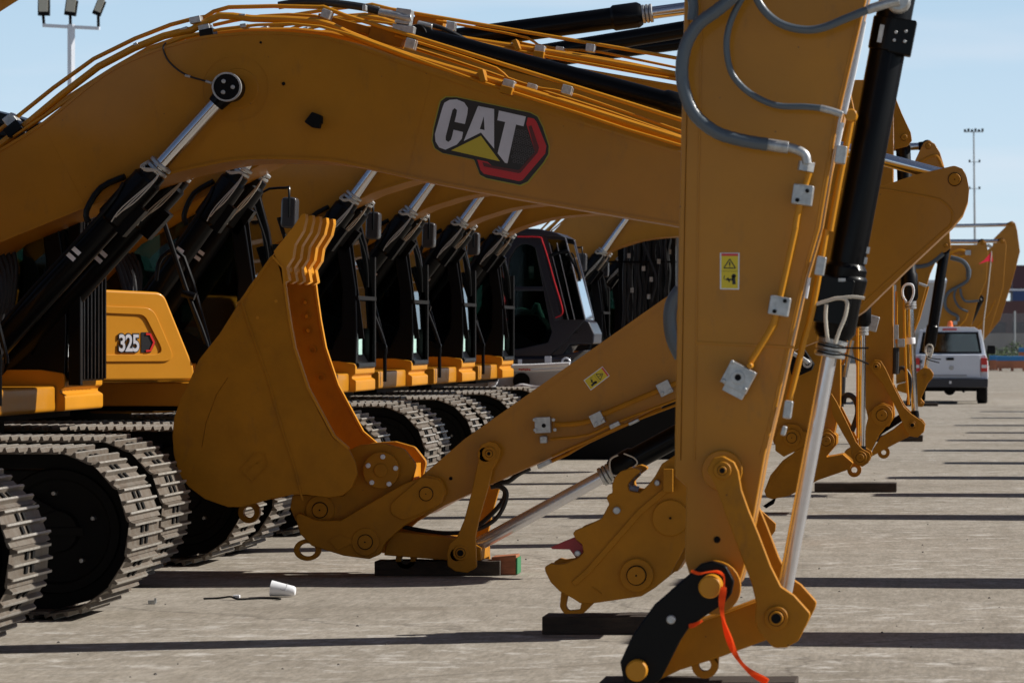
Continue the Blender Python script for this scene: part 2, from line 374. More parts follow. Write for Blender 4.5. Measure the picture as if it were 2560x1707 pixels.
def make_undercarriage(root, front=-4.8, hgt=.95, width=.79, gauge=2.6, length=3.15):
    for sgn in (-1, 1):
        yc = sgn*gauge/2
        mb, x0, x1, cz, ro = track_belt(front, yc, width, hgt, length)
        tr = mb.build('track', [SHOE, DARK, SHOET], root)
        m = MB()
        for x, rr in ((x1, ro-.09), (x0, ro-.11)):
            m.lathe((x, yc-.17, cz), (0, 1, 0), [(0, .09), (.0, .11), (.05, .12), (.07, rr*.62), (.05, rr*.80), (.02, rr*.84), (.02, rr*.97), (.05, rr), (.29, rr), (.32, rr*.97), (.32, .1)], 36)
        m.build('idler_wheel', DARK, tr)
        m = MB()
        for k in range(7): m.boss(x0+.35+k*(x1-x0-.7)/6, .135, .095, yc-.15, yc+.15, n=18)
        for k in (0.3, .7): m.boss(x0+(x1-x0)*k, hgt-.17, .06, yc-.12, yc+.12, n=16)
        m.build('track_roller', DARK, tr)
        m = MB(); m.prism(fillet([(x0+.05, .26), (x1-.2, .26), (x1+.05, cz-.09), (x1+.05, cz+.09), (x1-.25, hgt-.22), (x0+.05, hgt-.22)]), yc-.16, yc+.16)
        m.box((x1-.1, yc-.17, cz), (.5, .02, .05)); m.build('track_frame', DARK, tr, bevel=.01)
        m = MB()
        for a in (20, 95, 165, 240, 310): m.boss(x1+.21*math.cos(R(a)), cz+.21*math.sin(R(a)), .012, yc-.175, yc-.12, n=10, ch=.002)
        m.build('wheel_bolt', STL, tr)
    m = MB(); xm = front-hgt/2-length/2
    m.box((xm, 0, .55), (1.3, gauge-.5, .42)); m.boss(xm, .5, .5, -.4, .4)
    for s in (-1, 1): m.box((xm+s*.6, 0, .5), (.35, gauge-.4, .3))
    m.cyl((xm, 0, .75), (xm, 0, 1.02), .62, n=32)
    m.build('car_body', DARK, root, bevel=.015)
def text_mesh(txt, size, off, name, m, parent, loc, ry=0, shear=0, sx=1):
    cu = bpy.data.curves.new(name, 'FONT'); cu.body = txt; cu.size = size; cu.offset = off; cu.extrude = .0015; cu.shear = shear; cu.space_character = .9
    t = bpy.data.objects.new(name, cu); C.objects.link(t)
    me = bpy.data.meshes.new_from_object(t); C.objects.unlink(t); bpy.data.objects.remove(t)
    me.materials.clear(); me.materials.append(m)
    for v in me.vertices: v.co = Vector((v.co.x*sx, -v.co.z, v.co.y))
    o = bpy.data.objects.new(name, me); C.objects.link(o); o.parent = parent; o.location = loc; o.rotation_euler = (0, ry, 0); return o
FX, FZ = -6.9, 1.75          # boom foot
def make_cab(root, x=-5.36, ya=.32, yb=1.38, zb=1.27, scale=1.0, frame_m=BLKG):
    def q(pts): return [(x+(a*scale), zb+b*scale) for a, b in pts]
    outer = q([(0, 0), (.01, .35), (.0, .7), (-.06, 1.1), (-.16, 1.48), (-.32, 1.70), (-.60, 1.76), (-1.2, 1.78), (-1.55, 1.76), (-1.72, 1.68), (-1.74, 1.2), (-1.76, .6), (-1.74, .15), (-1.6, 0)])
    inner = q([(-.22, .16), (-.13, .36), (-.12, .7), (-.17, 1.08), (-.26, 1.42), (-.36, 1.58), (-.62, 1.63), (-1.2, 1.65), (-1.5, 1.63), (-1.60, 1.56), (-1.62, 1.2), (-1.62, .75), (-1.5, .62), (-1.0, .55)])
    cb = MB()
    for y0 in (ya, yb-.07): cb.frame(outer, inner, y0, y0+.07)
    for i, t in ((4, .09), (6, .07), (9, .1), (0, .05)):      # cross members
        a = outer[i]; cb.box((a[0]-.02, (ya+yb)/2, a[1]+(.02 if i == 0 else -.02)), (.08, yb-ya-.1, t))
    cb.prism(q([(-.25, 1.70), (-.6, 1.80), (-1.3, 1.82), (-1.75, 1.78), (-1.75, 1.72), (-.3, 1.66)]), ya-.03, yb+.03)
    cb.prism(q([(-.02, 0), (-1.72, 0), (-1.72, .14), (-.1, .14)]), ya+.06, yb-.06)
    cb.box((x-.87*scale, ya+.03, zb+.28*scale), (.05, .05, .6*scale)); cb.box((x-.95*scale, ya+.03, zb+1.1*scale), (.06, .06, 1.15*scale))
    body = cb.build('cab', frame_m, root, bevel=.012)
    m = MB(); m.prism([(a, b) for a, b in inner], ya+.03, ya+.038); m.prism([(a, b) for a, b in inner], yb-.04, yb-.032)
    m.build('side_window', GLS, body)
    m = MB(); P_ = [Vector(p) for p in outer[1:5]]; P_ = [tuple(p-Vector((.035, 0))) for p in P_]; m.ribbon(P_, .008, ya+.07, yb-.07); m.build('windscreen', GLS, body)
    m = MB(); m.box((x+.005, (ya+yb)/2, zb+.62*scale), (.03, yb-ya, .035)); m.box((x-.01, yb-.035, zb+.5*scale), (.05, .07, 1.0*scale))
    m.box((x-.03, ya+.035, zb+.85*scale), (.05, .02, 1.2), Matrix.Rotation(R(-7), 3, 'Y').to_quaternion())
    m.tube([(x+.03, ya+.5, zb+.72), (x+.02, ya+.42, zb+1.0), (x-.09, ya+.35, zb+1.35)], .01, 6)
    m.build('windscreen_bar', GREYP if frame_m is NAVY else BLKM, body)
    m = MB(); m.prism(fillet([(x-.95, zb+.35, .05), (x-.6, zb+.38, .04), (x-.6, zb+.52, .04), (x-.9, zb+.52, .03), (x-1.1, zb+1.15, .06), (x-1.25, zb+1.12, .06), (x-1.12, zb+.4, .05)]), ya+.3, yb-.28)
    m.box((x-1.16, (ya+yb)/2, zb+1.25), (.1, .26, .2)); m.box((x-.75, ya+.3, zb+.6), (.3, .07, .05)); m.box((x-.8, (ya+yb)/2, zb+.22), (.5, .5, .26))
    m.box((x-1.5, (ya+yb)/2, zb+.4), (.18, yb-ya-.2, .7))
    m.build('operator_seat', SEATM, body, bevel=.02)
    m = MB(); m.box((x-.09, yb-.28, zb+.30), (.012, .20, .50), m=0); m.box((x-.10, ya+.26, zb+.36), (.012, .16, .42), m=1); m.box((x-.095, yb-.52, zb+.52), (.012, .10, .16), m=2); m.box((x-.12, yb-.5, zb+.2), (.012, .12, .2), m=1)
    m.box((x-.11, ya+.22, zb+.25), (.012, .09, .25), m=0)
    m.build('paper_notices', [TEAL, WHTM, PINK], body)
    return body
def make_house(root):
    x = -5.42
    m = MB(); m.prism(fillet([(x, 1.05, .03), (x, 1.22, .02), (-9.3, 1.22), (-9.3, 1.05)]), -1.42, 1.42)
    m.box((-6.9, 0, 1.13), (1.9, .9, .3)); m.build('platform', YEL, root, bevel=.012)
    m = MB(); m.box((-7.1, 0, 1.04), (3.2, 2.1, .06)); m.build('belly_plate', BLKM, root)
    # right front storage housing with its sloped nose
    out = fillet([(-6.50, 1.235), (x-.02, 1.235, .03), (x-.03, 1.33, .05), (x-.27, 1.86, .10), (-6.4, 1.885, .05), (-6.50, 1.885)])
    m = MB(); m.prism([(-7.9, 1.235), (-6.53, 1.235), (-6.53, 1.87), (-7.9, 1.87)], -1.41, -.62); m.build('tool_box', BLKM, root, bevel=.03)
    m = MB(); m.prism(out, -1.42, -1.13); hd = m.build('side_housing', YLIT, root, bevel=.03, segs=3)
    m = MB(); rim = fillet([(-6.48, 1.37, .05), (x-.18, 1.37, .06), (x-.36, 1.75, .12), (-6.48, 1.77, .05)]); rin = fillet([(-6.41, 1.42, .03), (x-.27, 1.42, .05), (x-.43, 1.70, .08), (-6.41, 1.72, .03)])
    m.frame(rim, rin, -1.432, -1.419); m.build('housing_rim', YLIT, hd, bevel=.005)
        # number plate
    nb = MB(); bx, bz = x-.62, 1.445
    nb.prism(fillet([(bx+.17, bz-.012, .005), (bx+.245, bz-.012, .01), (bx+.282, bz+.06, .01), (bx+.24, bz+.132, .01), (bx+.17, bz+.132, .005)]), -1.424, -1.4195)
    text_mesh('325', .165, .013, 'number_outline', DBLK, hd, (bx-.012, -1.427, bz), sx=.72)
    nbo = nb.build('number_decal', DBLK, hd)
    rr = MB(); rr.ribbon([(bx+.205, bz+.0), (bx+.240, bz+.002), (bx+.268, bz+.06), (bx+.238, bz+.118), (bx+.205, bz+.12)], .016, -1.430, -1.428); rr.build('red_chevron', REDG, nbo)
    text_mesh('325', .165, .004, 'number', SIL, nbo, (bx-.012, -1.431, bz), sx=.72)
    m = MB(); m.prism(fillet([(-9.35, 1.24), (-7.95, 1.24), (-7.95, 2.2, .12), (-9.35, 2.25, .2)]), -1.42, 1.42); m.build('engine_cover', YEL, root, bevel=.04)
    m = MB(); m.prism(fillet([(-10.1, 1.15, .25), (-9.33, 1.1), (-9.33, 2.3, .05), (-10.1, 2.2, .3)]), -1.45, 1.45); m.build('counterweight', BLK, root, bevel=.05)
    # front step block under the cab
    m = MB(); bx = -5.36
    prof = fillet([(bx-.42, 1.055, .01), (bx+.005, 1.055, .025), (bx+.005, 1.155, .02), (bx-.03, 1.175, .01), (bx-.03, 1.195, .01), (bx+.0, 1.215, .02), (bx, 1.305, .03), (bx-.16, 1.33, .03), (bx-.42, 1.33)])
    m.prism(prof, .30, 1.40); sb = m.build('step_box', YLIT, root, bevel=.012)
    m = MB(); m.prism([(bx-.95, 1.06), (bx-.43, 1.06), (bx-.43, 1.345), (bx-.95, 1.345)], .27, 1.38); bb = m.build('battery_box', YEL, root, bevel=.01)
    m = MB(); m.box((bx-.56, .268, 1.285), (.16, .008, .06)); m.box((bx-.6, .268, 1.13), (.001, .004, .1)); m.build('grille', BLKM, bb)
    m = MB(); m.box((bx-.52, .267, 1.15), (.065, .006, .07)); m.box((bx-.80, .267, 1.315), (.12, .006, .02)); m.build('paper_label', WHTM, bb)
    # hand rails in front of the storage housing
    m = MB(); yr = -1.33
    m.tube([(x-.33, yr, 2.55), (x-.30, yr, 2.45), (x-.12, yr, 1.9), (x+.03, yr, 1.5), (x+.04, yr, 1.35), (x+.04, yr, 1.12)], .018, 8, 3)
    m.tube([(x-.40, yr+.34, 1.95), (x-.36, yr+.34, 2.12), (x-.2, yr+.34, 2.12), (x-.02, yr+.34, 1.5), (x-.0, yr+.34, 1.38)], .016, 8, 3)
    m.cyl((x-.14, yr, 1.86), (x-.05, yr, 1.83), .028); m.cyl((x+.02, yr-.03, 1.45), (x+.02, yr+.03, 1.45), .04)
    m.build('handrail', BLK, root)
    m = MB(); m.tube([(x-.32, yr, 2.5), (x-.30, yr, 2.76), (x-.1, yr, 2.80), (x-.06, yr-.07, 2.78), (x-.06, yr-.07, 2.55)], .011, 6, 3)
    m.build('mirror_arm', BLK, root)
    m = MB(); m.prism(fillet([(x-.14, 2.46, .04), (x-.01, 2.46, .04), (x+.0, 2.72, .04), (x-.13, 2.72, .04)]), yr-.05, yr+.10); m.build('mirror', MIRR, root, bevel=.02)
def deco_hoses(root):
    m = MB(); random.seed(3)
    for k in range(6):
        y = -.25+.1*k
        m.tube([(-6.45+.03*k, y, 1.3), (-6.2, y, 1.75+.05*k), (-6.35, y+.03, 2.25), (-6.55, y, 2.5)], .02, 8, 4)
    m.build('boom_foot_hoses', RUB, root)
def boom_parts(parent, y_=0):
    Y = 24.37; off = Vector((FX, 24.7, FZ))
    top = T('p', [(-10, 384), (0, 376), (110, 307), (256, 190), (366, 135), (483, 99), (570, 87), (658, 82), (768, 88), (860, 106), (1080, 183), (1336, 270), (1702, 384)], Y)
    bot = T('p', [(1702, 563), (1336, 501), (1077, 453), (860, 406), (760, 397), (658, 395), (580, 400), (512, 413), (450, 426), (399, 444), (234, 508), (0, 603)], Y)
    tl = [tuple(p) for p in smooth(top, 3)]; bl = [tuple(p) for p in smooth(bot, 3)]
    outl = [(-7.1, 1.85), (-7.0, 2.02)]+tl+[(-.95, 2.43), (-.86, 2.33), (-.88, 2.2), (-.98, 2.12)]+bl+[(-6.82, 1.62), (-7.0, 1.6), (-7.12, 1.7)]
    h = .33; yc = 24.7
    m = MB(); m.prism(outl, yc-h, yc+h); m.boss(-7.0+.05, 1.8, .14, yc-h-.03, yc+h+.03)
    bo = m.build('boom', YEL, parent, off=off, bevel=.006)
    m = MB(); m.ribbon([(-7.0, 2.02)]+tl+[(-.95, 2.43)], .018, yc-h-.008, yc+h+.008); m.ribbon([(-.98, 2.12)]+bl+[(-6.82, 1.62)], .018, yc-h-.008, yc+h+.008)
    m.build('flange', YEL, bo, off=off)
    m = MB()
    def S(k, pts, y, **kw): return T3(k, pts, y)
    def line(px, yo, r): m.tube([Vector((v.x, yc+yo, v.z)) for v in T3('p', px, Y)], r, 10, 2)
    line([(-260, 520), (-100, 385), (26, 289), (219, 143), (413, 57), (501, 37), (559, 13), (786, 13), (850, 33), (1417, 208), (1710, 300), (1950, 380)], -.16, .014)
    line([(-260, 545), (-80, 415), (55, 311), (238, 165), (402, 88), (472, 73), (541, 37), (622, 44), (786, 51), (860, 80), (1004, 135), (1216, 197), (1398, 252), (1710, 351), (1950, 430)], -.24, .024)
    line([(974, 82), (1088, 117), (1230, 165), (1259, 190), (1344, 216), (1435, 234), (1710, 329), (1950, 405)], -.1, .010)
    line([(30, 340), (150, 262), (300, 163), (460, 92), (640, 62), (800, 66), (960, 118), (1179, 197), (1453, 285), (1563, 322), (1710, 366), (1950, 445)], -.30, .010)
    line([(500, 50), (620, 27), (760, 27), (860, 66), (1010, 108), (1200, 170), (1320, 212), (1500, 268), (1710, 341)], .1, .012)
    line([(-200, 470), (0, 318), (240, 158), (420, 76), (700, 60), (880, 90), (1100, 160), (1700, 350)], .2, .02)
    m.build('hydraulic_pipe', YLIT, bo, off=off)
    m = MB()
    for px, py, a, sx, sz, yo in ((18, 300, 38, .09, .10, -.2), (483, 48, 12, .085, .055, -.22), (508, 72, 12, .085, .075, -.24), (333, 110, 27, .035, .035, -.2), (808, 32, -20, .07, .075, -.18),
                              (1018, 106, -15, .075, .085, -.15), (1270, 208, -15, .085, .06, -.26), (1323, 212, -15, .07, .04, -.14), (1412, 222, -15, .075, .075, -.17), (600, 37, 0, .05, .03, -.2), (453, 71, 20, .06, .03, -.2), (670, 37, 3, .09, .03, 0), (606, 64, 8, .05, .035, -.25)):
        x, z = P(px, py, Y); m.box((x, yc+yo, z), (sx*.85, .12, sz*.78), Matrix.Rotation(-R(a), 3, 'Y').to_quaternion())
    m.build('pipe_clamp', STL, bo, off=off, bevel=.005)
    m = MB()
    for px, py, a, sx, sz, yo in ((30, 322, 38, .11, .07, -.24), (515, 82, 12, .09, .05, -.25), (1205, 190, -75, .08, .04, -.28), (950, 82, -15, .22, .10, 0), (840, 50, -15, .35, .05, .05), (1266, 226, -15, .08, .05, -.28)):
        x, z = P(px, py, Y); m.box((x, yc+yo, z), (sx, .16, sz), Matrix.Rotation(-R(a), 3, 'Y').to_quaternion(), m=1 if px in (30, 515) else 0)
    m.build('pipe_bracket', [YEL2, BLK], bo, off=off, bevel=.006)
    m = MB()   # pivot disc, weld ring and black sensor box
    x, z = P(588, 222, Y); m.ring(x, z, .215, .207, yc-h-.003, yc-h+.002, 40); m.boss(x+.02, z, .13, yc-h-.006, yc-h+.01, n=36)
    for a, b in (((1078, 190), (1018, 440)), ((110, 320), (215, 520))):
        p, q = P(*a, Y), P(*b, Y); m.ribbon([p, q], .006, yc-h-.0015, yc-h+.002)
    m.build('weld_seam', YEL, bo, off=off)
    m = MB(); x, z = P(785, 303, Y); m.prism(fillet([(x-.05, z-.01, .01), (x+.0, z+.055, .01), (x+.06, z+.03, .01), (x+.045, z-.05, .01), (x, z-.045)]), yc-h-.08, yc-h)
    m.box((x+.055, yc-h-.035, z-.0), (.012, .05, .04)); m.boss(*P(652, 107, Y), .008, yc-h-.01, yc-h); m.boss(*P(709, 210, Y), .012, yc-h-.012, yc-h, n=8)
    m.build('sensor_box', BLKM, bo, off=off, bevel=.004)
    m = MB(); m.tube([Vector((v.x, yc-h-.02, v.z)) for v in T3(1, [(1140, 295), (1120, 330), (1150, 410), (1220, 480), (1300, 525), (1400, 555), (1450, 572)], Y)], .006, 8, 4)
    m.build('grease_hose', RUB, bo, off=off)
    m = MB(); m.tube([Vector((v.x, yc-h-.02, v.z)) for v in T3(1, [(1270, 518), (1305, 528)], Y)], .009, 8, 1); m.tube([Vector((v.x, yc-h-.02, v.z)) for v in T3(1, [(1410, 558), (1452, 572)], Y)], .009, 8, 1)
    m.build('hose_collar', STL, bo, off=off)
    return bo
def logo(bo):
    Y = 24.37; off = Vector((FX, 24.7, FZ)); y0 = Y
    def lay(name, pts, mt, lv, parent, fil=0, holes=None):
        q = T(2, [(a, b, fil) for a, b in pts], Y); q = fillet(q, 3) if fil else [p[:2] for p in q]
        m = MB(); m.prism(q, y0-.0025*lv-.001, y0-.0025*lv+.0012); return m.build(name, mt, parent, off=off)
    bg_ = [(690, 695), (725, 668), (800, 668), (1300, 773), (1350, 800), (1385, 870), (1427, 1000), (1424, 1055), (1390, 1112), (1283, 1242), (1232, 1265), (1000, 1218), (958, 1195), (918, 1092), (700, 1047), (650, 1014), (633, 962), (643, 880), (680, 730)]
    cx, cy = 1010, 950
    big = [(cx+(a-cx)*1.022, cy+(b-cy)*1.03) for a, b in bg_]
    hb = lay('brand_emblem', big, HALO, 1, bo, 14)
    lay('emblem_ground', bg_, DBLK, 2, hb, 14)
    lay('emblem_red_band', [(1285, 805), (1325, 812), (1345, 835), (1412, 1000), (1405, 1050), (1250, 1232), (1225, 1240), (985, 1190), (962, 1165), (940, 1093), (1010, 1108), (1040, 1135), (1225, 1165), (1335, 1040), (1275, 850)], DRED, 3, hb)
    lay('emblem_shade_band', [(1290, 868), (1310, 858), (1362, 1012), (1352, 1046), (1236, 1182), (1222, 1186), (985, 1140), (975, 1110), (1010, 1118), (1040, 1135), (1225, 1165), (1335, 1040)], DRED2, 4, hb)
    lay('letter', [(700, 745), (715, 705), (750, 685), (800, 682), (850, 702), (876, 740), (872, 780), (855, 850), (785, 835), (796, 790), (802, 755), (786, 741), (770, 755), (724, 935), (724, 960), (742, 973), (760, 958), (770, 925), (778, 889), (843, 905), (834, 950), (800, 990), (722, 1025), (680, 1010), (655, 970), (650, 920)], SIL, 4, hb)
    lay('letter', [(945, 728), (985, 796), (957, 884), (990, 892), (985, 797), (946, 727), (1055, 748), (1055, 1018), (965, 908), (848, 966)], SIL, 4, hb)
    lay('letter', [(1088, 758), (1272, 799), (1256, 866), (1205, 853), (1146, 1118), (1130, 1115), (1079, 1050), (1131, 836), (1077, 824)], SIL, 4, hb)
    lay('emblem_triangle', [(965, 930), (1095, 1105), (762, 1030)], DYEL, 5, hb)
    m = MB()
    for r_ in range(9):
        for c_ in range(6):
            a = 1190+c_*27+(13 if r_ % 2 else 0)-r_*3; b = 890+r_*26+c_*5
            if a < 1190+(0 if b < 900 else -8)+(b-890)*-.06 or b > 1140 or a > 1275+(b-870)*.33 or a > 1335-(b-1040)*.9: continue
            x, z = pt(2, a, b, Y); m.ring(x, z, pr(2, 12, Y), pr(2, 9, Y), y0-.0095, y0-.006, 6)
    m.build('emblem_mesh', DHEX, hb, off=off)
CF = (-6.45, 1.17); BP = (2.23, 1.385)        # cylinder foot, boom pin relative to boom foot
def make_cylinders(root):
    for sy in (-.38, .38):
        m = MB(); d = (1, 0, 0)
        m.lathe((0, 0, 0), d, [(-.08, .06), (-.02, .085), (1.50, .085), (1.52, .10), (1.86, .10), (1.88, .085), (1.93, .083)], 28)
        m.boss(0, 0, .1, -.09, .09); m.tube([(.5, -.085, .05), (.9, -.1, .06), (1.55, -.1, .05), (1.75, -.06, .09)], .012, 6, 3)
        m.box((1.6, 0, -.1), (.22, .12, .07)); m.tube([(1.4, .02, .1), (1.45, .02, .16), (1.62, .02, .19), (1.78, 0, .12)], .02, 8, 3)
        b = m.build('boom_cylinder', BLK, root); b.location = (CF[0], sy, CF[1])
        m = MB()
        for t in (1.90, 1.94, 1.975): m.lathe((t, 0, 0), d, [(0, .068), (.004, .078), (.022, .078), (.026, .068)], 24)
        m.build('gland', STL, b)
        m = MB()
        for k in range(3):
            m.tube([(1.96, .0, .075), (1.9, -.09, .04+.015*k), (1.95, -.08, -.045), (1.74-.05*k, -.115, -.06+.02*k), (1.60-.04*k, -.11, -.03)], .0045, 5, 4)
        m.build('binding_cord', TIE, b)
        m = MB(); m.box((1.18, -.088, .02), (.028, .006, .07)); m.box((1.23, -.088, .02), (.028, .006, .07)); m.build('white_mark', WHTM, b)
        m = MB(); m.lathe((0, 0, 0), d, [(-.8, .048), (-.09, .048)], 24); r = m.build('rod', CHR, b)
        m = MB(); m.lathe((0, 0, 0), d, [(-.14, .055), (-.03, .07)], 20); m.boss(0, 0, .088, -.1, .1, m=0); m.boss(0, 0, .082, -.125, -.08, m=1)
        m.ring(0, 0, .094, .083, -.13, -.10, 28, m=2)
        for a in (70, 190, 310): m.boss(.04*math.cos(R(a)), .04*math.sin(R(a)), .014, -.135, -.12, n=12, m=2, ch=.003)
        m.build('rod_eye', [BLK, BLKM, STL], r)
def pose(root, ang):
    a = R(ang); bx = FX+BP[0]*math.cos(a)-BP[1]*math.sin(a); bz = FZ+BP[0]*math.sin(a)+BP[1]*math.cos(a)
    th = math.atan2(bz-CF[1], bx-CF[0]); L = math.hypot(bz-CF[1], bx-CF[0])
    for c in root.children:
        n = c.name.split('.')[0]
        if n == 'boom': c.rotation_euler = (0, -a, 0)
        if n == 'boom_cylinder':
            c.rotation_euler = (0, -th, 0)
            for r in c.children:
                if r.name.split('.')[0] == 'rod': r.location = (L, 0, 0); [setattr(e, 'rotation_euler', (0, 0, 0)) for e in r.children]
GRP = 'yellow excavators parked in a row'
proto = empty('excavator', (0, 28.5, 0), 'excavator with a silver 325 on its sunlit side housing', 'excavator', GRP)
make_undercarriage(proto); make_house(proto); make_cab(proto); deco_hoses(proto); make_cylinders(proto)
bo = boom_parts(proto); bo.location = (FX, 0, FZ)
def machine(y, dx, ang, label, low=False):
    r = copy_tree(proto); r.location = (dx, y, 0); r['label'] = label
    pose(r, ang); return r
M1 = machine(24.7, 0, 0, 'excavator with the big CAT emblem on its arched boom and a curled bucket')
M0 = machine(16.0, .28, 13, 'nearest excavator, its thick upright stick carrying grey hoses and a yellow warning sticker')
MX = machine(19.8, .30, 21.2, 'excavator whose coupler with a red latch rests on a timber behind the nearest stick')
MC = machine(33.4, 0, 6, 'excavator whose pointed coupler hangs just behind the nearest chromed rod')
MD = machine(37.2, -.05, 6, 'excavator whose upright stick ends over the long dark timber to the right')
ME = machine(40.6, .0, 6, 'excavator with its boom cylinders just left of the red railed black cab')
MF = machine(44.2, .0, 6, 'excavator whose small rounded stick end shows above the larger one at the right')
MG = machine(55.0, .15, 6.5, 'far excavator with a slim black bucket cylinder hanging in front of the white pickup')
MK = machine(60.0, 0, 6.5, 'excavator mostly hidden behind the black drill mast hung with hoses')
MH = machine(95.5, .1, 8, 'far excavator whose pale plate stick stands left of the red flag')
MI = machine(100.0, .1, 8, 'far excavator whose stick plate is the middle one of three beside the red flag')
MJ = machine(104.5, .1, 8, 'farthest excavator, its stick plate outermost at the right before the maroon building')
pose(proto, 7.5); MB_ = proto
logo([c for c in M1.children if c.name.split('.')[0] == 'boom'][0])
UP = ('tool_box', 'platform', 'side_housing', 'cab', 'step_box', 'battery_box', 'handrail', 'mirror', 'mirror_arm', 'belly_plate', 'engine_cover', 'counterweight')
for c in M1.children:      # upper structure of the emblem machine sits a little further back
    if c.name.split('.')[0] in UP: c.location.x -= .53
for c in MX.children:
    if c.name.split('.')[0] in UP: c.location.x -= .8
for c in proto.children:      # its front housing is yawed out of line to make it catch the sun
    if c.name.split('.')[0] == 'side_housing':
        a_ = R(40); p_ = Vector((-5.52, -1.42, 0)); q_ = p_.copy(); q_.rotate(Matrix.Rotation(a_, 3, 'Z')); c.rotation_euler = (0, 0, a_); c.location = p_-q_
def drop(o):
    for k_ in list(o.children): drop(k_)
    bpy.data.objects.remove(o)
for m_ in (MC, MD, ME, MF, MG, MK):
    for c in list(m_.children):
        if c.name.split('.')[0] == 'side_housing': drop(c)
for c in MC.children:
    if c.name.split('.')[0] in ('mirror', 'mirror_arm'): c.location.x -= .17
for c in list(proto.children):
    if c.name.split('.')[0] in ('mirror', 'mirror_arm'): bpy.data.objects.remove(c)

# ---------------------------------------------------------------- helpers for the traced front ends
def part(root, name, mt, fn, bevel=0, parent=None):
    m = MB(); fn(m); return m.build(name, mt, parent or root, off=root.location, bevel=bevel)
def poly(root, name, mt, k, pts, y, th, fil=0, bevel=.005, parent=None):
    q = T(k, [(p[0], p[1], p[2] if len(p) > 2 else fil) for p in pts], y)
    m = MB(); m.prism(fillet(q, 4), y, y+th); return m.build(name, mt, parent or root, off=root.location, bevel=bevel)
def pin(root, k, x, y, r, d, out=.03, ri=.6, mt=YEL2, parent=None, name='pin_boss', bore=0):
    m = MB(); c = pt(k, x, y, d); rr = pr(k, r, d)
    m.boss(*c, rr, d-out*.5, d+.02, ch=.004, m=0); m.ring(*c, rr*ri*1.12, rr*ri*1.0, d-out*.5-.002, d+.005, 28, m=1); m.boss(*c, rr*ri, d-out, d+.01, ch=.003, m=0)
    m.boss(*c, max(.004, rr*(bore or .06)), d-out-.002, d, ch=.001, n=20, m=1)
    return m.build(name, [mt, BLKM], parent or root, off=root.location)
def cylinder(root, name, a, b, r, rod_r, split, head=.12, mt=BLK, rmt=CHR, rod_end=True, cord=True):
    """barrel from a towards b, chromed rod on to b; split = distance of the gland from a"""
    a = Vector(a); b = Vector(b); d = (b-a).normalized(); L = (b-a).length
    m = MB(); m.lathe(a, d, [(-.05, r*.7), (0, r), (split-head-.02, r), (split-head, r*1.18), (split-.03, r*1.18), (split, r*.95)], 28)
    m.boss(a.x, a.z, r*1.05, a.y-.06, a.y+.06)
    o = m.build(name, mt, root, off=root.location)
    m = MB(); t = split
    for k in range(3): m.lathe(a+d*(t+.028*k), d, [(0, r*.75), (.005, r*.86), (.022, r*.86), (.026, r*.75)], 24)
    m.build('gland', STL, o, off=root.location)
    m = MB(); m.lathe(a+d*split, d, [(0, rod_r), (L-split-.06, rod_r), (L-split-.05, rod_r*.9)], 24); m.build('rod', rmt, o, off=root.location)
    m = MB(); m.lathe(b-d*.1, d, [(0, rod_r*1.15), (.06, rod_r*1.3)], 20); m.boss(b.x, b.z, rod_r*1.6, b.y-.07, b.y+.07); m.build('rod_eye', mt, o, off=root.location)
    return o
def sticker(root, quad, y, kind):
    q = [Vector(P(*p, y)) for p in quad]     # tl, tr, br, bl in the sticker's own frame
    def L(u, v): return tuple((q[0]*(1-u)+q[1]*u)*(1-v)+(q[3]*(1-u)+q[2]*u)*v)
    def R_(m, a, b, c, d, lv): m.prism([L(a, b), L(c, b), L(c, d), L(a, d)], y-.0015*lv-.001, y-.0015*lv+.0002)
    m = MB(); R_(m, 0, 0, 1, 1, 1); st = m.build('warning_sticker', WHTM, root, off=root.location)
    m = MB(); R_(m, .07, .09, .93, .97, 2); m.build('yellow_field', SYEL, st, off=root.location)
    m = MB(); R_(m, .07, .02, .93, .09, 2); m.build('red_header', REDG, st, off=root.location)
    m = MB()
    for a, b in (((.5, .17), (.80, .42)), ((.80, .42), (.2, .42)), ((.2, .42), (.5, .17))): m.ribbon([L(*a), L(*b)], .0045, y-.0045, y-.0035)
    m.ribbon([L(.5, .25), L(.5, .35)], .006, y-.0045, y-.0035); m.ribbon([L(.5, .375), L(.5, .395)], .006, y-.0045, y-.0035); R_(m, .07, .50, .93, .507, 3)
    m.ribbon([L(.3, .73), L(.68, .73)], .007, y-.0045, y-.0035); m.ribbon([L(.68, .62), L(.74, .86)], .014, y-.0045, y-.0035); m.boss(*L(.72, .63), .009, y-.0045, y-.003, ch=.0002, n=12)
    m.ribbon([L(.25, .62), L(.2, .68), L(.25, .74)], .003, y-.0045, y-.0035); m.ribbon([L(.4, .68), L(.5, .80)], .006, y-.0045, y-.0035)
    m.build('pictogram', DBLK, st, off=root.location)

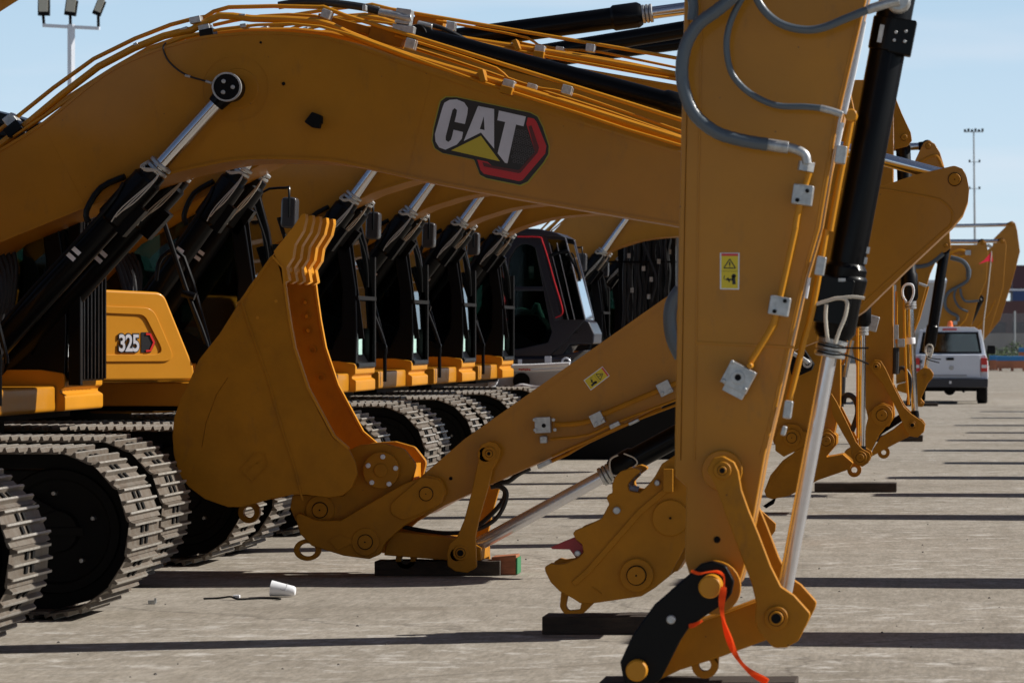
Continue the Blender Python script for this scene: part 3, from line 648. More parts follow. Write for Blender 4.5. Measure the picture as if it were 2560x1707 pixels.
# ---------------------------------------------------------------- nearest machine: stick, links, cylinder, hoses
r = M0; ys = 15.80; ye = 16.20
st_pts = [(1750, -760), (1712, -60), (1698, 544), (1687, 1088), (1687, 1190), (1716, 1215), (1712, 1400), (1735, 1470, 20), (1790, 1500, 20), (1846, 1466, 20), (1861, 1415), (1885, 1290), (1912, 1140), (1945, 1005), (2015, 690), (2050, 570), (2095, 303), (2153, 55), (2180, -60), (2260, -500), (2200, -760)]
stk = poly(r, 'stick', YEL, 'p', st_pts, ys, ye-ys, bevel=.008)
def f(m):
    m.ribbon(T('p', [(1757, -60), (1745, 544), (1737, 1150)], ys), .007, ys-.004, ys+.002); m.ribbon(T('p', [(1725, -60), (1712, 544), (1702, 1150)], ys), .005, ys-.003, ys+.002)
    m.ribbon(T('p', [(1740, 856), (1985, 868)], ys), .012, ys-.003, ys+.002); m.ribbon(T('p', [(2148, 30), (2085, 303), (2040, 570), (2006, 690), (1936, 1005), (1900, 1140)], ys), .006, ys-.003, ys+.002)
    m.boss(*pt(9, 235, 900, ys), pr(9, 185, ys), ys-.05, ys); m.boss(*pt(9, 290, 105, ys), pr(9, 140, ys), ys-.03, ys)
part(r, 'weld_seam', YEL, f, .003, stk)
part(r, 'plug', BLKM, lambda m: m.boss(*pt(9, 253, 578, ys), .014, ys-.008, ys), 0, stk)
link = [(180, 100, 30), (240, 210), (310, 400), (400, 640), (490, 880), (520, 1010), (510, 1120), (540, 1210), (640, 1320, 60), (730, 1315), (810, 1270), (880, 1130), (893, 1085), (780, 960), (690, 900), (620, 760), (540, 550), (470, 380), (420, 240), (398, 110), (370, 50, 30), (295, 8, 30), (225, 22, 30)]
for yy in (15.62, 16.30):
    lk = poly(r, 'tipping_link', YEL2, 9, link, 15.62, .055, 45, .006); lk.location.y += yy-15.62
pin(r, 9, 290, 105, 62, 15.62, .02, .5, bore=.30); pin(r, 9, 660, 1112, 82, 15.62, .035, .6, bore=.42)
cylinder(r, 'bucket_cylinder', P3(2290, -250, 16.0), P3(1946, 1560, 16.0), .076, .033, (P3(2084, 845, 16)-P3(2290, -250, 16)).length, .30, rmt=ROD)
def f(m):
    a = P3(2226, 95, 16); d = (P3(1972, 1466, 16)-a).normalized()
    m.lathe(a-d*.08, d, [(0, .080), (.0, .086), (.14, .086), (.14, .08)], 28); m.box(a+Vector((.05, -.03, .0)), (.10, .11, .15), Matrix.Rotation(R(11), 3, 'Y').to_quaternion())
    b = P3(2106, 740, 16); m.lathe(b-d*.10, d, [(0, .078), (.02, .093), (.07, .090), (.10, .082)], 28); m.box(b+Vector((-.035, -.03, -.02)), (.15, .16, .2), Matrix.Rotation(R(11), 3, 'Y').to_quaternion())
part(r, 'cylinder_band', BLK, f, .008)
def f(m):
    for q in ((2203, 85), (2226, 88)): p = P3(*q, 15.93); m.box(p, (.022, .02, .075), Matrix.Rotation(R(11), 3, 'Y').to_quaternion())
    for q in ((2265, 80), (2262, 105), (2240, 82), (2236, 102)): p = P3(*q, 15.92); m.boss(p.x, p.z, .007, 15.895, 15.93, n=10, ch=.001)
    for q in ((2170, 626), (2164, 652)): p = P3(*q, 15.93); m.box(p, (.012, .02, .028), Matrix.Rotation(R(11), 3, 'Y').to_quaternion())
    p = P3(2105, 700, 15.9); m.box(p, (.03, .02, .014))
part(r, 'white_mark', STL, f)
def f(m):
    m.tube(T3(6, [(930, 520), (1000, 500), (1080, 480), (1140, 500), (1130, 600), (1090, 700), (1060, 790)], 15.86), .008, 8, 4)
    m.tube(T3(6, [(1080, 480), (1180, 470), (1262, 480)], 15.86), .007, 8, 3); m.tube(T3(6, [(1000, 520), (995, 620), (1010, 780)], 15.86), .008, 8, 3)
part(r, 'binding_cord', TIE, f)
def f(m):
    for y0 in (800, 850): m.tube(T3(6, [(940, y0-10), (1040, y0+15), (1140, y0+20), (1290, y0+20+(y0-800)*1.2)], 15.93), .004, 6, 3)
part(r, 'zip_tie', BLKM, f)
# coupler arm, black side link and pins
poly(r, 'coupler_arm', YEL2, 'p', [(1900, 1500), (1820, 1530), (1700, 1570), (1600, 1625, 30), (1560, 1690, 20), (1600, 1722, 20), (1700, 1674), (1800, 1642), (1915, 1600), (1960, 1560)], 15.85, .32, 14, .008)
part(r, 'lifting_eye', YEL2, lambda m: (m.ring(*pt(9, 170, 1435, 15.9), pr(9, 92, 15.9), pr(9, 42, 15.9), 15.9, 15.95), m.prism(T(9, [(60, 1445), (100, 1380), (265, 1340), (262, 1430), (240, 1400), (170, 1345), (110, 1380)], 15.9), 15.9, 15.95)))
blk = [(1727, 1432), (1750, 1410, 20), (1778, 1401, 20), (1815, 1414, 20), (1835, 1452, 20), (1828, 1485), (1810, 1508), (1766, 1537), (1722, 1568), (1700, 1601), (1650, 1700, 14), (1600, 1728, 14), (1560, 1707, 14), (1550, 1655, 10), (1581, 1587), (1636, 1510)]
poly(r, 'side_link', BLK, 'p', blk, 15.50, .06, 22, .008); q = poly(r, 'side_link', BLK, 'p', blk, 15.50, .06, 22, .008); q.location.y += .86
def f(m):
    for k, x, y, rr, o in ((9, 218, 888, 78, .13), (8, 2035, 1465, 74, .06)):
        c = pt(k, x, y, 15.5); m.boss(*c, pr(k, rr, 15.5), 15.5-o, 16.4, ch=.006, n=32)
part(r, 'link_pin', YLIT, f)
part(r, 'bolt_head', STL, lambda m: m.boss(*P(1678, 1547, 15.5), .019, 15.475, 15.52, n=12))
sticker(r, [(1800, 632), (1849, 632), (1848, 724), (1800, 723)], ys, 0)
def f(m):
    m.tube(T3(3, [(470, -160), (360, -20), (250, 75), (120, 175), (35, 330), (15, 540), (85, 760), (230, 895), (400, 955), (600, 990)], 15.62), .0265, 14, 6, rib=.05)
    m.tube(T3(3, [(50, -120), (90, 20), (85, 140)], 15.72), .022, 12, 4)
    m.tube(T3(3, [(520, -160), (430, -20), (350, 140), (318, 300), (345, 480), (430, 600), (550, 680), (680, 725), (850, 730), (960, 740)], 15.66), .0135, 12, 5)
    m.tube(T3(3, [(500, -120), (520, -20), (590, 90), (700, 170), (850, 205), (980, 190), (1130, 130), (1280, 70)], 15.66), .017, 12, 5)
part(r, 'stick_hose', GHOSE, f)
def f(m):
    m.tube(T3(3, [(600, 990), (720, 1005), (800, 1025), (855, 1060), (868, 1120)], 15.66), .020, 12, 4); m.tube(T3(3, [(590, 988), (740, 1010)], 15.64), .026, 12, 1)
    m.boss(*pt(3, 860, 1140, 15.7), .001, 15.7, 15.71); m.cyl(P3(2017, 405, 15.7), P3(2013, 428, 15.7), .036, n=6)
    m.tube(T3(3, [(960, 740), (1040, 760), (1110, 785)], 15.7), .015, 12, 2); m.tube(T3(3, [(1280, 70), (1400, 30), (1500, 8)], 15.7), .02, 12, 2)
    m.lathe(P3(2247, 6, 15.8), (0, -1, 0), [(0, .05), (.08, .05), (.09, .04)], 20)
part(r, 'hose_fitting', STL, f, .002)
def f(m):
    for c, a, sx, sz in (((2007, 488), 8, .085, .085), ((1949, 765), 10, .085, .080)): x, z = P(*c, 15.74); m.box((x, 15.74, z), (sx, .09, sz), Matrix.Rotation(R(a), 3, 'Y').to_quaternion())
    for k, x, y, sx, sz, a in ((3, 1100, 1060, .045, .075, 8), (6, 960, 260, .04, .08, 10), (6, 738, 1240, .035, .075, 8), (6, 710, 1385, .02, .04, 15)):
        c = pt(k, x, y, 15.8); m.box((c[0], 15.8, c[1]), (sx, .07, sz), Matrix.Rotation(R(a), 3, 'Y').to_quaternion())
part(r, 'pipe_clamp', STL, f, .006)
def f(m):
    for px, py in ((1993, 500), (2018, 477), (1936, 778), (1962, 752)): c = P(px, py, 15.68); m.boss(*c, .009, 15.68, 15.70, n=6, ch=.002)
part(r, 'clamp_bolt', BLKM, f)
def f(m):
    q = Matrix.Rotation(R(28), 3, 'Y').to_quaternion(); c = pt(6, 400, 1020, 15.7); m.box((c[0], 15.72, c[1]), (.115, .12, .10), q); m.box((c[0]-.015, 15.72, c[1]-.05), (.09, .10, .05), q)
    for dx, dz in ((-.05, .045), (.05, .045), (.05, -.03), (-.045, -.04)): p = Vector((dx, 0, dz)); p.rotate(q); m.boss(c[0]+p.x, c[1]+p.z, .009, 15.64, 15.66, n=8, ch=.002)
    m.ring(c[0], c[1], .028, .013, 15.655, 15.665, 20)
vb = part(r, 'valve_block', STL, f, .005); part(r, 'port', BLKM, lambda m: m.boss(*pt(6, 400, 1020, 15.7), .013, 15.657, 15.67, ch=.001), 0, vb)
def f(m):
    m.tube(T3(3, [(885, 1180), (850, 1290), (800, 1480), (790, 1559)], 15.72), .0125, 10, 2); m.tube(T3(6, [(790, 0), (690, 450), (655, 600), (620, 690), (480, 920)], 15.72), .0125, 10, 3)
    m.tube(T3(3, [(1175, 790), (1140, 980), (1085, 1250), (1025, 1580)], 15.86), .014, 10, 2)
    m.tube(T3(6, [(1000, 10), (905, 560), (850, 760), (790, 1000), (745, 1180), (725, 1300)], 15.86), .014, 10, 3); m.boss(*pt(6, 480, 940, 15.7), .012, 15.66, 15.75)
    m.boss(*pt(3, 1170, 790, 15.82), .026, 15.78, 15.9)
part(r, 'hydraulic_pipe', YLIT, f)
def f(m):
    m.tube(T3(3, [(1262, 150), (1190, 500), (1125, 780)], 15.78), .009, 8, 1); m.tube(T3(3, [(1110, 840), (1078, 1000)], 15.78), .009, 8, 1); m.tube(T3(6, [(885, 340), (860, 480)], 15.8), .007, 8, 1)
part(r, 'steel_line', WHTM, f)

# ---------------------------------------------------------------- second machine: coupler with red latch
r = MX; y = 19.55
body = [(2010, 85, 20), (2070, 105), (2010, 150), (1966, 200), (1975, 245), (2050, 258), (2110, 200), (2150, 150), (2200, 60), (2352, -40), (2700, -200), (2700, 400), (2352, 640), (2250, 830), (2150, 910, 60), (2060, 965), (1740, 1012), (1640, 1012), (1600, 985), (1500, 930), (1440, 870), (1405, 800), (1398, 765, 20), (1440, 738), (1480, 748), (1540, 740), (1625, 705), (1665, 665), (1655, 610), (1610, 575), (1592, 535, 12), (1610, 512), (1700, 478), (1790, 430), (1840, 335), (1820, 290), (1840, 265), (1862, 260), (1860, 200), (1880, 150), (1920, 110)]
cp = poly(r, 'quick_coupler', YEL2, 8, body, y, .07, 22, .008)
c2 = poly(r, 'quick_coupler', YEL2, 8, body, y, .07, 22, .008); c2.location.y += .43
part(r, 'coupler_web', YEL2, lambda m: m.prism(fillet(T(8, [(1750, 560), (2300, 200), (2600, 300), (2300, 800), (1700, 900), (1700, 700)], y)), y+.07, y+.43))
part(r, 'raised_seam', YEL2, lambda m: (m.ribbon(T(8, [(1600, 880), (1700, 790), (2050, 390), (2240, 230)], y), .03, y-.012, y), m.ribbon(T(8, [(1720, 900), (1790, 950)], y), .006, y-.006, y)), .004)
pin(r, 8, 2030, 820, 115, y, .05, .54); pin(r, 8, 2260, 430, 125, y, .03, .05)
part(r, 'lifting_eye', YEL2, lambda m: m.frame([p for p in fillet(T(8, [(1500, 920, 10), (1488, 1050, 40), (1520, 1095, 20), (1650, 1092, 20), (1745, 1000, 10)], y), 4)], [p for p in fillet(T(8, [(1545, 965, 10), (1530, 1040, 30), (1548, 1072, 20), (1628, 1065, 20), (1638, 1010, 10)], y), 4)], y+.1, y+.15), .006)
part(r, 'latch', RED, lambda m: m.prism(T(8, [(1440, 630), (1520, 595), (1600, 563), (1665, 625), (1660, 680), (1612, 702), (1570, 645), (1450, 643)], y+.15), y+.15, y+.25), .004)
part(r, 'coupler_bolt', STL, lambda m: [m.boss(*pt(8, a, b, y), pr(8, rr, y), y-.02, y+.01, n=16) for a, b, rr in ((1893, 378, 26), (2170, 190, 20), (1625, 672, 20))] and m.boss(*pt(8, 1625, 672, y+.15), pr(8, 22, y), y+.13, y+.27))
part(r, 'hook_lining', STL, lambda m: m.tube(T3(8, [(2035, 105), (1985, 150), (1968, 200), (1985, 238), (2040, 252)], y+.2), .03, 10, 3))
poly(r, 'stick', YEL, 'p', [(1700, 1250), (1715, 1330), (1800, 1380), (1900, 1100), (2050, 300), (2080, -500), (1800, -900), (1730, -500), (1715, 300)], 19.62, .36, 0, .01)
part(r, 'stick_hose', GHOSE, lambda m: m.tube(T3(5, [(2330, 420), (2275, 500), (2255, 620), (2275, 760), (2330, 880)], 19.5), .035, 12, 4))
part(r, 'bracket', YEL2, lambda m: (m.box(P3(1672, 1200, 19.5), (.05, .1, .12))), .004)
part(r, 'end_plate', YEL2, lambda m: [m.prism(T(9, [(540, 480), (545, 370), (655, 470), (650, 520), (605, 580)], yy), yy, yy+.04) for yy in (20.0, 20.2)], .004)

# ---------------------------------------------------------------- emblem machine: folded stick, links, bucket
r = M1; y = 24.42
st = [(1161, 1097), (1687, 727), (1900, 600), (2060, 500), (2203, 466), (2290, 437), (2361, 420, 20), (2386, 414, 20), (2406, 422), (2417, 443), (2423, 473), (2420, 504), (2407, 537), (2381, 568), (2361, 586), (2264, 677), (2160, 778), (2050, 850), (1900, 910), (1687, 998), (1376, 1144), (1227, 1210), (1113, 1262), (1060, 1292, 20), (1015, 1262, 20), (1028, 1212)]
stk = poly(r, 'stick', YEL, 'p', st, y, .5, 0, .008)
def f(m):
    m.tube([v+Vector((0, .0, 0)) for v in T3('p', [(1687, 760), (1880, 640), (2040, 520), (2110, 475), (2203, 473), (2240, 478), (2330, 494), (2354, 502), (2376, 522), (2382, 542), (2374, 565), (2353, 583), (2240, 683), (2150, 765)], y+.004)], .010, 8, 4)
    m.ribbon(T('p', [(1687, 747), (1161, 1116)], y), .008, y-.003, y+.002); m.ribbon(T(5, [(1370, 1150), (1450, 1270)], y), .01, y-.002, y+.002); m.ribbon(T('p', [(1687, 985), (1300, 1163)], y), .008, y-.003, y+.002)
part(r, 'weld_seam', YEL, f, 0, stk)
pin(r, 'A', 1280, 583, 68, y, .012, .88)
part(r, 'plug', BLKM, lambda m: m.boss(*pt(8, 758, 160, y), .011, y-.006, y), 0, stk)
a, b = P3(1044, 90, 24.7), P3(2390, 447, 24.7)
cylinder(r, 'stick_cylinder', a, b, .067, .043, (P3(1715, 266, 24.7)-a).length, .14)
def f(m):
    m.tube([Vector((v.x, 24.6, v.z)) for v in T3(2, [(-420, 40), (-250, 15), (-80, 20), (150, 50), (270, 80)], 24.6)], .026, 12, 4)
    m.tube(T3(2, [(560, 160), (700, 195), (850, 270), (930, 310)], 24.75), .015, 10, 3)
part(r, 'boom_hose', RUB, f)
def f(m):
    m.tube(T3(2, [(265, 85), (380, 105), (450, 125), (490, 125)], 24.55), .026, 12, 3); c = P3(1011, 43, 24.6); m.box(c, (.10, .12, .10), Matrix.Rotation(R(8), 3, 'Y').to_quaternion()); m.box(c+Vector((0, 0, -.08)), (.14, .12, .05), Matrix.Rotation(R(8), 3, 'Y').to_quaternion())
    m.tube(T3(2, [(530, 160), (630, 185)], 24.7), .02, 10, 1); m.box(P3(912, 21, 24.5), (.025, .06, .04))
part(r, 'hose_fitting', STL, f, .006)
for yy in (24.30, 24.98):
    lk = poly(r, 'tipping_link', YEL2, 8, [(952, -10), (945, 40), (900, 250), (850, 440), (800, 560), (745, 610, 30), (730, 680), (735, 760, 20), (790, 795, 20), (870, 805, 20), (933, 770), (925, 560), (950, 440), (1010, 230), (1040, 100), (1092, 10), (1100, -40, 20), (1070, -80, 20), (1020, -95, 20), (970, -75, 20), (945, -35, 20)], 24.30, .05, 30, .006); lk.location.y += yy-24.30
pin(r, 8, 1020, -10, 48, 24.30, .02, .5, bore=.25); pin(r, 8, 825, 668, 52, 24.30, .02, .6, bore=.42)
part(r, 'cross_shaft', YEL2, lambda m: (m.boss(*pt(8, 825, 668, 24.5), .045, 24.3, 25.0), m.boss(*pt(8, 1020, -10, 24.5), .05, 24.3, 25.0)))
a, b = P3(1930, 960, 24.7), P3(1160, 1380, 24.7)
cylinder(r, 'bucket_cylinder', a, b, .074, .044, (P3(1530, 1178, 24.7)-a).length, .16, rmt=ROD)
part(r, 'binding_cord', TIE, lambda m: (m.tube(T3(8, [(1900, 0), (1850, 30), (1845, 90), (1870, 140), (1940, 130)], 24.6), .006, 6, 4), m.tube(T3(8, [(1940, -10), (2010, 20), (2030, 60), (1960, 110)], 24.6), .005, 6, 4)))
plA = [(745, 1280), (738, 1294), (750, 1334), (779, 1364), (860, 1389), (923, 1397), (949, 1386), (963, 1356), (1007, 1316), (1055, 1287), (1102, 1258), (1116, 1228), (1102, 1195), (1069, 1187), (1011, 1208), (923, 1258), (850, 1301), (790, 1300)]
cpl = poly(r, 'quick_coupler', YEL2, 'p', plA, 24.33, .05, 12, .008); c2 = poly(r, 'quick_coupler', YEL2, 'p', plA, 24.33, .05, 12, .008); c2.location.y += .65
plB = [(731, 1236), (725, 1270), (738, 1300), (780, 1350), (850, 1318), (923, 1272), (1000, 1215), (1030, 1200), (1040, 1160, 20), (1010, 1122, 20), (960, 1108), (900, 1112), (870, 1125), (893, 1185), (860, 1239)]
poly(r, 'bucket_ear', YEL2, 'p', plB, 24.42, .06, 8, .006); c2 = poly(r, 'bucket_ear', YEL2, 'p', plB, 24.42, .06, 8, .006); c2.location.y += .48
part(r, 'ear_shaft', YLIT, lambda m: (m.boss(*P(954, 1175, 24.42), .115, 24.45, 24.95), m.box(P3(1030, 1185, 24.7), (.06, .4, .14))))
part(r, 'flange_disc', YEL2, lambda m: (m.boss(*P(954, 1175, 24.4), .118, 24.37, 24.42), m.boss(*P(954, 1175, 24.4), .044, 24.355, 24.42)), .003)
part(r, 'flange_bolt', WHTM, lambda m: [m.boss(*pt(8, a, b, 24.37), .016, 24.355, 24.38, n=12) for a, b in ((293, 12), (193, 72), (381, 90), (218, 188), (336, 198))])
part(r, 'raised_pad', YEL2, lambda m: m.prism(fillet(T(8, [(350, 330, 60), (345, 400, 60), (430, 445, 60), (500, 425), (680, 340, 100), (722, 260, 100), (690, 165, 100), (560, 150, 100), (520, 185)], 24.33), 5), 24.315, 24.33), .005)
pin(r, 8, 590, 265, 52, 24.32, .02, .85); pin(r, 8, 175, 593, 95, 24.33, .03, .5); pin(r, 7, 2190, 375, 100, 24.42, .03, .5)
poly(r, 'raised_plate', YEL2, 7, [(2245, 580), (2330, 540), (2352, 560), (2400, 570), (2420, 600), (2305, 650)], 24.32, .012, 4, .003)
poly(r, 'lower_arm', YEL2, 8, [(380, 520), (560, 540), (800, 572), (960, 640), (968, 720), (760, 722), (300, 685), (320, 600)], 24.48, .42, 0, .008)
part(r, 'lifting_eye', YEL2, lambda m: (m.ring(*pt(8, 450, 712, 24.6), pr(8, 70, 24.6), pr(8, 32, 24.6), 24.6, 24.66), m.ring(*P(768, 1374, 24.36), .07, .042, 24.36, 24.40, ex=1.25), m.ring(*P(643, 1275, 24.9), .07, .036, 24.6, 24.66)), .004)
part(r, 'underside_hose', RUB, lambda m: (m.tube(T3(8, [(430, 490), (560, 515), (700, 532), (850, 528), (960, 500), (1060, 440), (1120, 350), (1140, 260), (1100, 215), (1030, 220)], 24.65), .014, 8, 4), m.tube(T3(8, [(940, 490), (1040, 400), (1115, 310), (1125, 240), (1060, 195), (1150, 180), (1220, 130), (1300, 90)], 24.75), .016, 8, 4)))
def f(m):
    m.tube(T3(5, [(1470, 1342), (1560, 1340), (1690, 1322), (1800, 1270), (2180, 1108), (2320, 1050)], 24.36), .017, 10, 3); m.tube(T3(5, [(1440, 1442), (1690, 1415), (1900, 1325), (2320, 1165)], 24.36), .009, 10, 3)
    m.tube(T3(5, [(1450, 1560), (1700, 1450), (1900, 1360), (2320, 1200)], 24.40), .009, 10, 2); m.tube(T3(8, [(1360, 80), (1560, -10), (1700, -90), (2200, -320)], 24.6), .012, 10, 2)
part(r, 'hydraulic_pipe', YEL2, f)
def f(m):
    for k, x, yy, a, sx, sz in ((5, 2222, 1095, -26, .085, .085), (5, 1762, 1305, -26, .080, .080), (5, 1390, 1345, -2, .10, .10), (5, 1395, 1445, -2, .045, .045), (5, 1880, 1345, -26, .07, .03), (5, 2010, 1325, -26, .07, .02), (8, 1400, 60, -26, .09, .03)):
        c = pt(k, x, yy, 24.38); m.box((c[0], 24.37, c[1]), (sx, .08, sz), Matrix.Rotation(R(a), 3, 'Y').to_quaternion())
    for x, yy in ((2205, 1128), (2255, 1108), (1750, 1338), (1800, 1318), (1330, 1310), (1460, 1310), (1335, 1380), (1470, 1378)): c = pt(5, x, yy, 24.33); m.boss(*c, .012, 24.315, 24.34, n=8, ch=.002)
part(r, 'pipe_clamp', STL, f, .006)
part(r, 'port', BLKM, lambda m: m.boss(*pt(5, 1393, 1350, 24.33), .013, 24.325, 24.34, ch=.001))
sticker(r, [P_ for P_ in [(850+1795*ZK, 570+945*ZK), (850+1845*ZK, 570+1010*ZK), (850+1715*ZK, 570+1110*ZK), (850+1665*ZK, 570+1040*ZK)]], y, 0)
def f(m):
    for k in range(8): m.box((-5.84, 25.14+k*.105, 1.80), (.05, .035, 1.08))
    m.box((-5.86, 25.5, 1.28), (.05, .82, .06)); m.box((-5.86, 25.5, 2.33), (.05, .82, .06)); m.box((-5.83, 25.05, 1.8), (.08, .07, 1.15))
    m.tube([(-5.95, 25.0, 1.8), (-5.9, 24.95, 1.98), (-5.75, 24.95, 2.06), (-5.7, 24.98, 2.2)], .035, 8, 3)
NOSPLIT.add('guard_grille'); part(r, 'guard_grille', BLK, f, .006)
# bucket
yb0, yb1 = 24.12, 25.30
side = [(680, 640), (707, 669), (712, 730), (722, 800), (735, 870), (768, 969), (800, 1035), (833, 1095), (871, 1121), (888, 1155), (893, 1185), (878, 1220), (856, 1238), (823, 1243), (762, 1236), (731, 1236), (676, 1247), (640, 1258), (603, 1267), (570, 1267), (512, 1247), (472, 1217), (447, 1185), (434, 1135), (431, 1089), (435, 1045), (450, 1000), (468, 965), (497, 899), (548, 835), (600, 753), (622, 716)]
bk = poly(r, 'bucket', YEL2, 'p', side, yb0, .035, 0, .004)
def f(m):
    q = T('p', side, yb0); m.prism(q, yb1-.03, yb1)
    shell = T('p', [(690, 632), (622, 722), (548, 842), (500, 905), (455, 1000), (440, 1045), (438, 1089), (443, 1135), (456, 1180), (480, 1210), (518, 1240), (575, 1259), (640, 1250), (731, 1228), (800, 1232), (865, 1215)], yb0)
    m.ribbon([tuple(p) for p in smooth(shell, 2)], .022, yb0+.03, yb1-.03)
part(r, 'bucket_shell', YEL2, f, 0, bk)
def f(m):
    e = T('p', [(680, 640), (707, 669), (714, 730), (724, 800), (737, 870), (770, 969), (835, 1090), (871, 1121)], yb0)
    for y0 in (yb0-.008, yb1-.042): m.ribbon([(p[0], p[1]) for p in e], .014, y0, y0+.05)
part(r, 'side_cutter', YLIT, f, 0, bk)
part(r, 'wear_seam', YEL2, lambda m: (m.ribbon(T(4, [(1650, 500), (1700, 660), (1830, 1020), (1930, 1380), (2010, 1620), (2070, 1860)], yb0), .012, yb0-.008, yb0), m.ribbon(T(4, [(1560, 1020), (1480, 1140), (1410, 1330), (1380, 1500)], yb0), .004, yb0-.003, yb0+.001),
     m.ribbon(T(4, [(1620, 520), (1650, 500), (1860, 200)], yb0), .02, yb0-.01, yb0)), .003, bk)
def f(m):
    q = T(7, [(1640, 100), (1740, -15), (1810, -10), (1830, 70), (1725, 185)], yb0)
    m.ribbon(q+[q[0]], .005, yb0-.005, yb0)
    for k in range(3): m.ribbon(T(7, [(1690+k*32, 110-k*26), (1740+k*26, 60-k*12)], yb0), .005, yb0-.004, yb0)
part(r, 'cast_mark', YEL2, f, 0, bk)
def f(m):
    for a, b in ((2088, 508), (2098, 603), (2108, 700), (2137, 833), (2197, 1020)):
        c = pt(4, a, b, yb1-.03); m.ring(*c, pr(4, 26, yb1), pr(4, 17, yb1), yb1-.042, yb1-.03, 18)
part(r, 'bolt_hole_rim', YEL2, f, 0, bk)
part(r, 'sunlit_hole_disc', YLIT, lambda m: [m.boss(*pt(4, a, b, yb1-.03), pr(4, 14, yb1), yb1-.05, yb1-.03, n=14, ch=.003) for a, b in ((2088, 508), (2098, 603), (2108, 700))] + [m.boss(*pt(4, a, b, yb0), pr(4, 11, yb0), yb0-.003, yb0+.01, n=14, ch=.001) for a, b in ((1887, 500), (1760, 613))], 0, bk)  # bright discs stand for sunlight showing through the plate holes
tooth = [(684, 628), (731, 570), (754, 536), (763, 534), (764, 548), (757, 578), (736, 612), (731, 645), (716, 668), (722, 700), (706, 710), (700, 680)]
for k in range(5):
    m = MB(); q = fillet(T('p', [(a, b, 1.5) for a, b in tooth], yb0), 2); y0 = yb0+.0+k*(yb1-yb0-.10)/4; m.prism(q, y0, y0+.10)
    t = m.build('tooth', YLIT, bk, off=r.location, bevel=.007)
part(r, 'lip', YLIT, lambda m: m.prism(fillet(T('p', [(678, 640), (690, 622), (706, 640), (714, 676), (704, 690)], yb0)), yb0+.02, yb1-.02), .004, bk)

# ---------------------------------------------------------------- third machine: stick cylinder above the emblem boom
r = MB_; a = P3(1110, 103, 28.5); b = P3(2100, -30, 28.5)
cylinder(r, 'stick_cylinder', a, b, .082, .048, (P3(1605, 37, 28.5)-a).length, .21)
poly(r, 'stick', YEL, 'p', [(1780, 1330), (1850, 1350), (1960, 900), (2110, 300), (2180, -80), (2080, -100), (1900, 250), (1790, 900)], 28.3, .4, 0, .01)
# ---------------------------------------------------------------- machines with upright sticks on the right
r = MC; y = 33.1
a = P3(1300, 142, 33.4); b = P3(2050, 18, 33.4); cylinder(r, 'stick_cylinder', a, b, .075, .045, (P3(1900, 45, 33.4)-a).length, .2)
poly(r, 'stick', YEL, 'p', [(2102, 860), (2101, 1010), (2085, 1090, 20), (2050, 1112), (2000, 1110), (1935, 1110), (1925, 1080), (1945, 960), (1960, 840), (1975, 500), (1990, 100), (2090, 60), (2140, 300), (2120, 600)], y, .36, 0, .008)
ck = poly(r, 'quick_coupler', YEL2, 'C', [(380, 990), (250, 1080), (150, 1200), (100, 1330), (120, 1382, 10), (165, 1395), (300, 1370), (540, 1240), (800, 1150), (822, 1100), (740, 1030), (600, 1055), (690, 950), (692, 880, 20), (630, 825, 20), (560, 830), (420, 845), (380, 790, 30), (300, 780, 30), (220, 820), (190, 900), (190, 1000), (260, 1050)], y-.05, .5, 8, .008)
pin(r, 'C', 325, 895, 72, y-.05, .03, .55); pin(r, 'C', 605, 920, 70, y-.05, .03, .55)
lkc = [(640, 520), (655, 700), (740, 860), (800, 960), (812, 1050), (835, 1105, 10), (900, 1132), (950, 1100), (968, 1050), (960, 1020), (900, 985), (850, 930), (790, 800), (690, 600)]
for yy in (0, .62): poly(r, 'tipping_link', YEL2, 'C', lkc, y-.12, .05, 6, .005).location.y += yy
pin(r, 'C', 883, 1058, 55, y-.12, .02, .6)
a = P3(2158, 380, 33.4); b = P3(2154, 1143, 33.4); cylinder(r, 'bucket_cylinder', a, b, .066, .032, (P3(2157, 815, 33.4)-a).length, .2)
part(r, 'lifting_eye', YEL2, lambda m: m.ring(*pt('C', 835, 1158, y+.1), pr('C', 58, y), pr('C', 24, y), y+.1, y+.16))
part(r, 'tip_strap', BLKM, lambda m: m.prism(T('C', [(85, 1455), (190, 1385), (170, 1440), (110, 1475)], y), y+.1, y+.25))
part(r, 'valve_block', BLKM, lambda m: (m.prism(T(6, [(740, 900), (850, 830), (915, 930), (900, 970), (790, 1020), (760, 1000)], y-.3), y-.3, y-.1), ), .006)
part(r, 'hose_fitting', STL, lambda m: (m.tube(T3(6, [(775, 860), (850, 900), (880, 925)], y-.35), .02, 8, 2), m.ring(*pt(6, 870, 925, y-.35), .04, .02, y-.34, y-.3)))
part(r, 'seam', YEL2, lambda m: m.ribbon(T('C', [(130, 1300), (250, 1110), (360, 1010), (480, 950)], y-.05), .02, y-.06, y-.05), .003)
part(r, 'black_hose', RUB, lambda m: (m.tube(T3('C', [(740, 300), (735, 480), (722, 640)], y+.4), .03, 8, 2), m.tube(T3('C', [(745, 620), (755, 560), (800, 548), (850, 600), (862, 700), (815, 840)], y+.3), .025, 8, 4)))
part(r, 'hydraulic_pipe', YLIT, lambda m: (m.tube(T3('C', [(862, 0), (862, 900)], y+.2), .012, 8, 1), m.tube(T3('C', [(875, 200), (875, 930)], y+.3), .010, 8, 1), m.tube(T3('C', [(765, 60), (775, 170), (740, 300)], y+.2), .012, 8, 2)))
part(r, 'pipe_clamp', STL, lambda m: m.tube(T3('C', [(820, 100), (790, 230), (760, 400)], y+.2), .02, 8, 2))
r = MD; y = 36.9
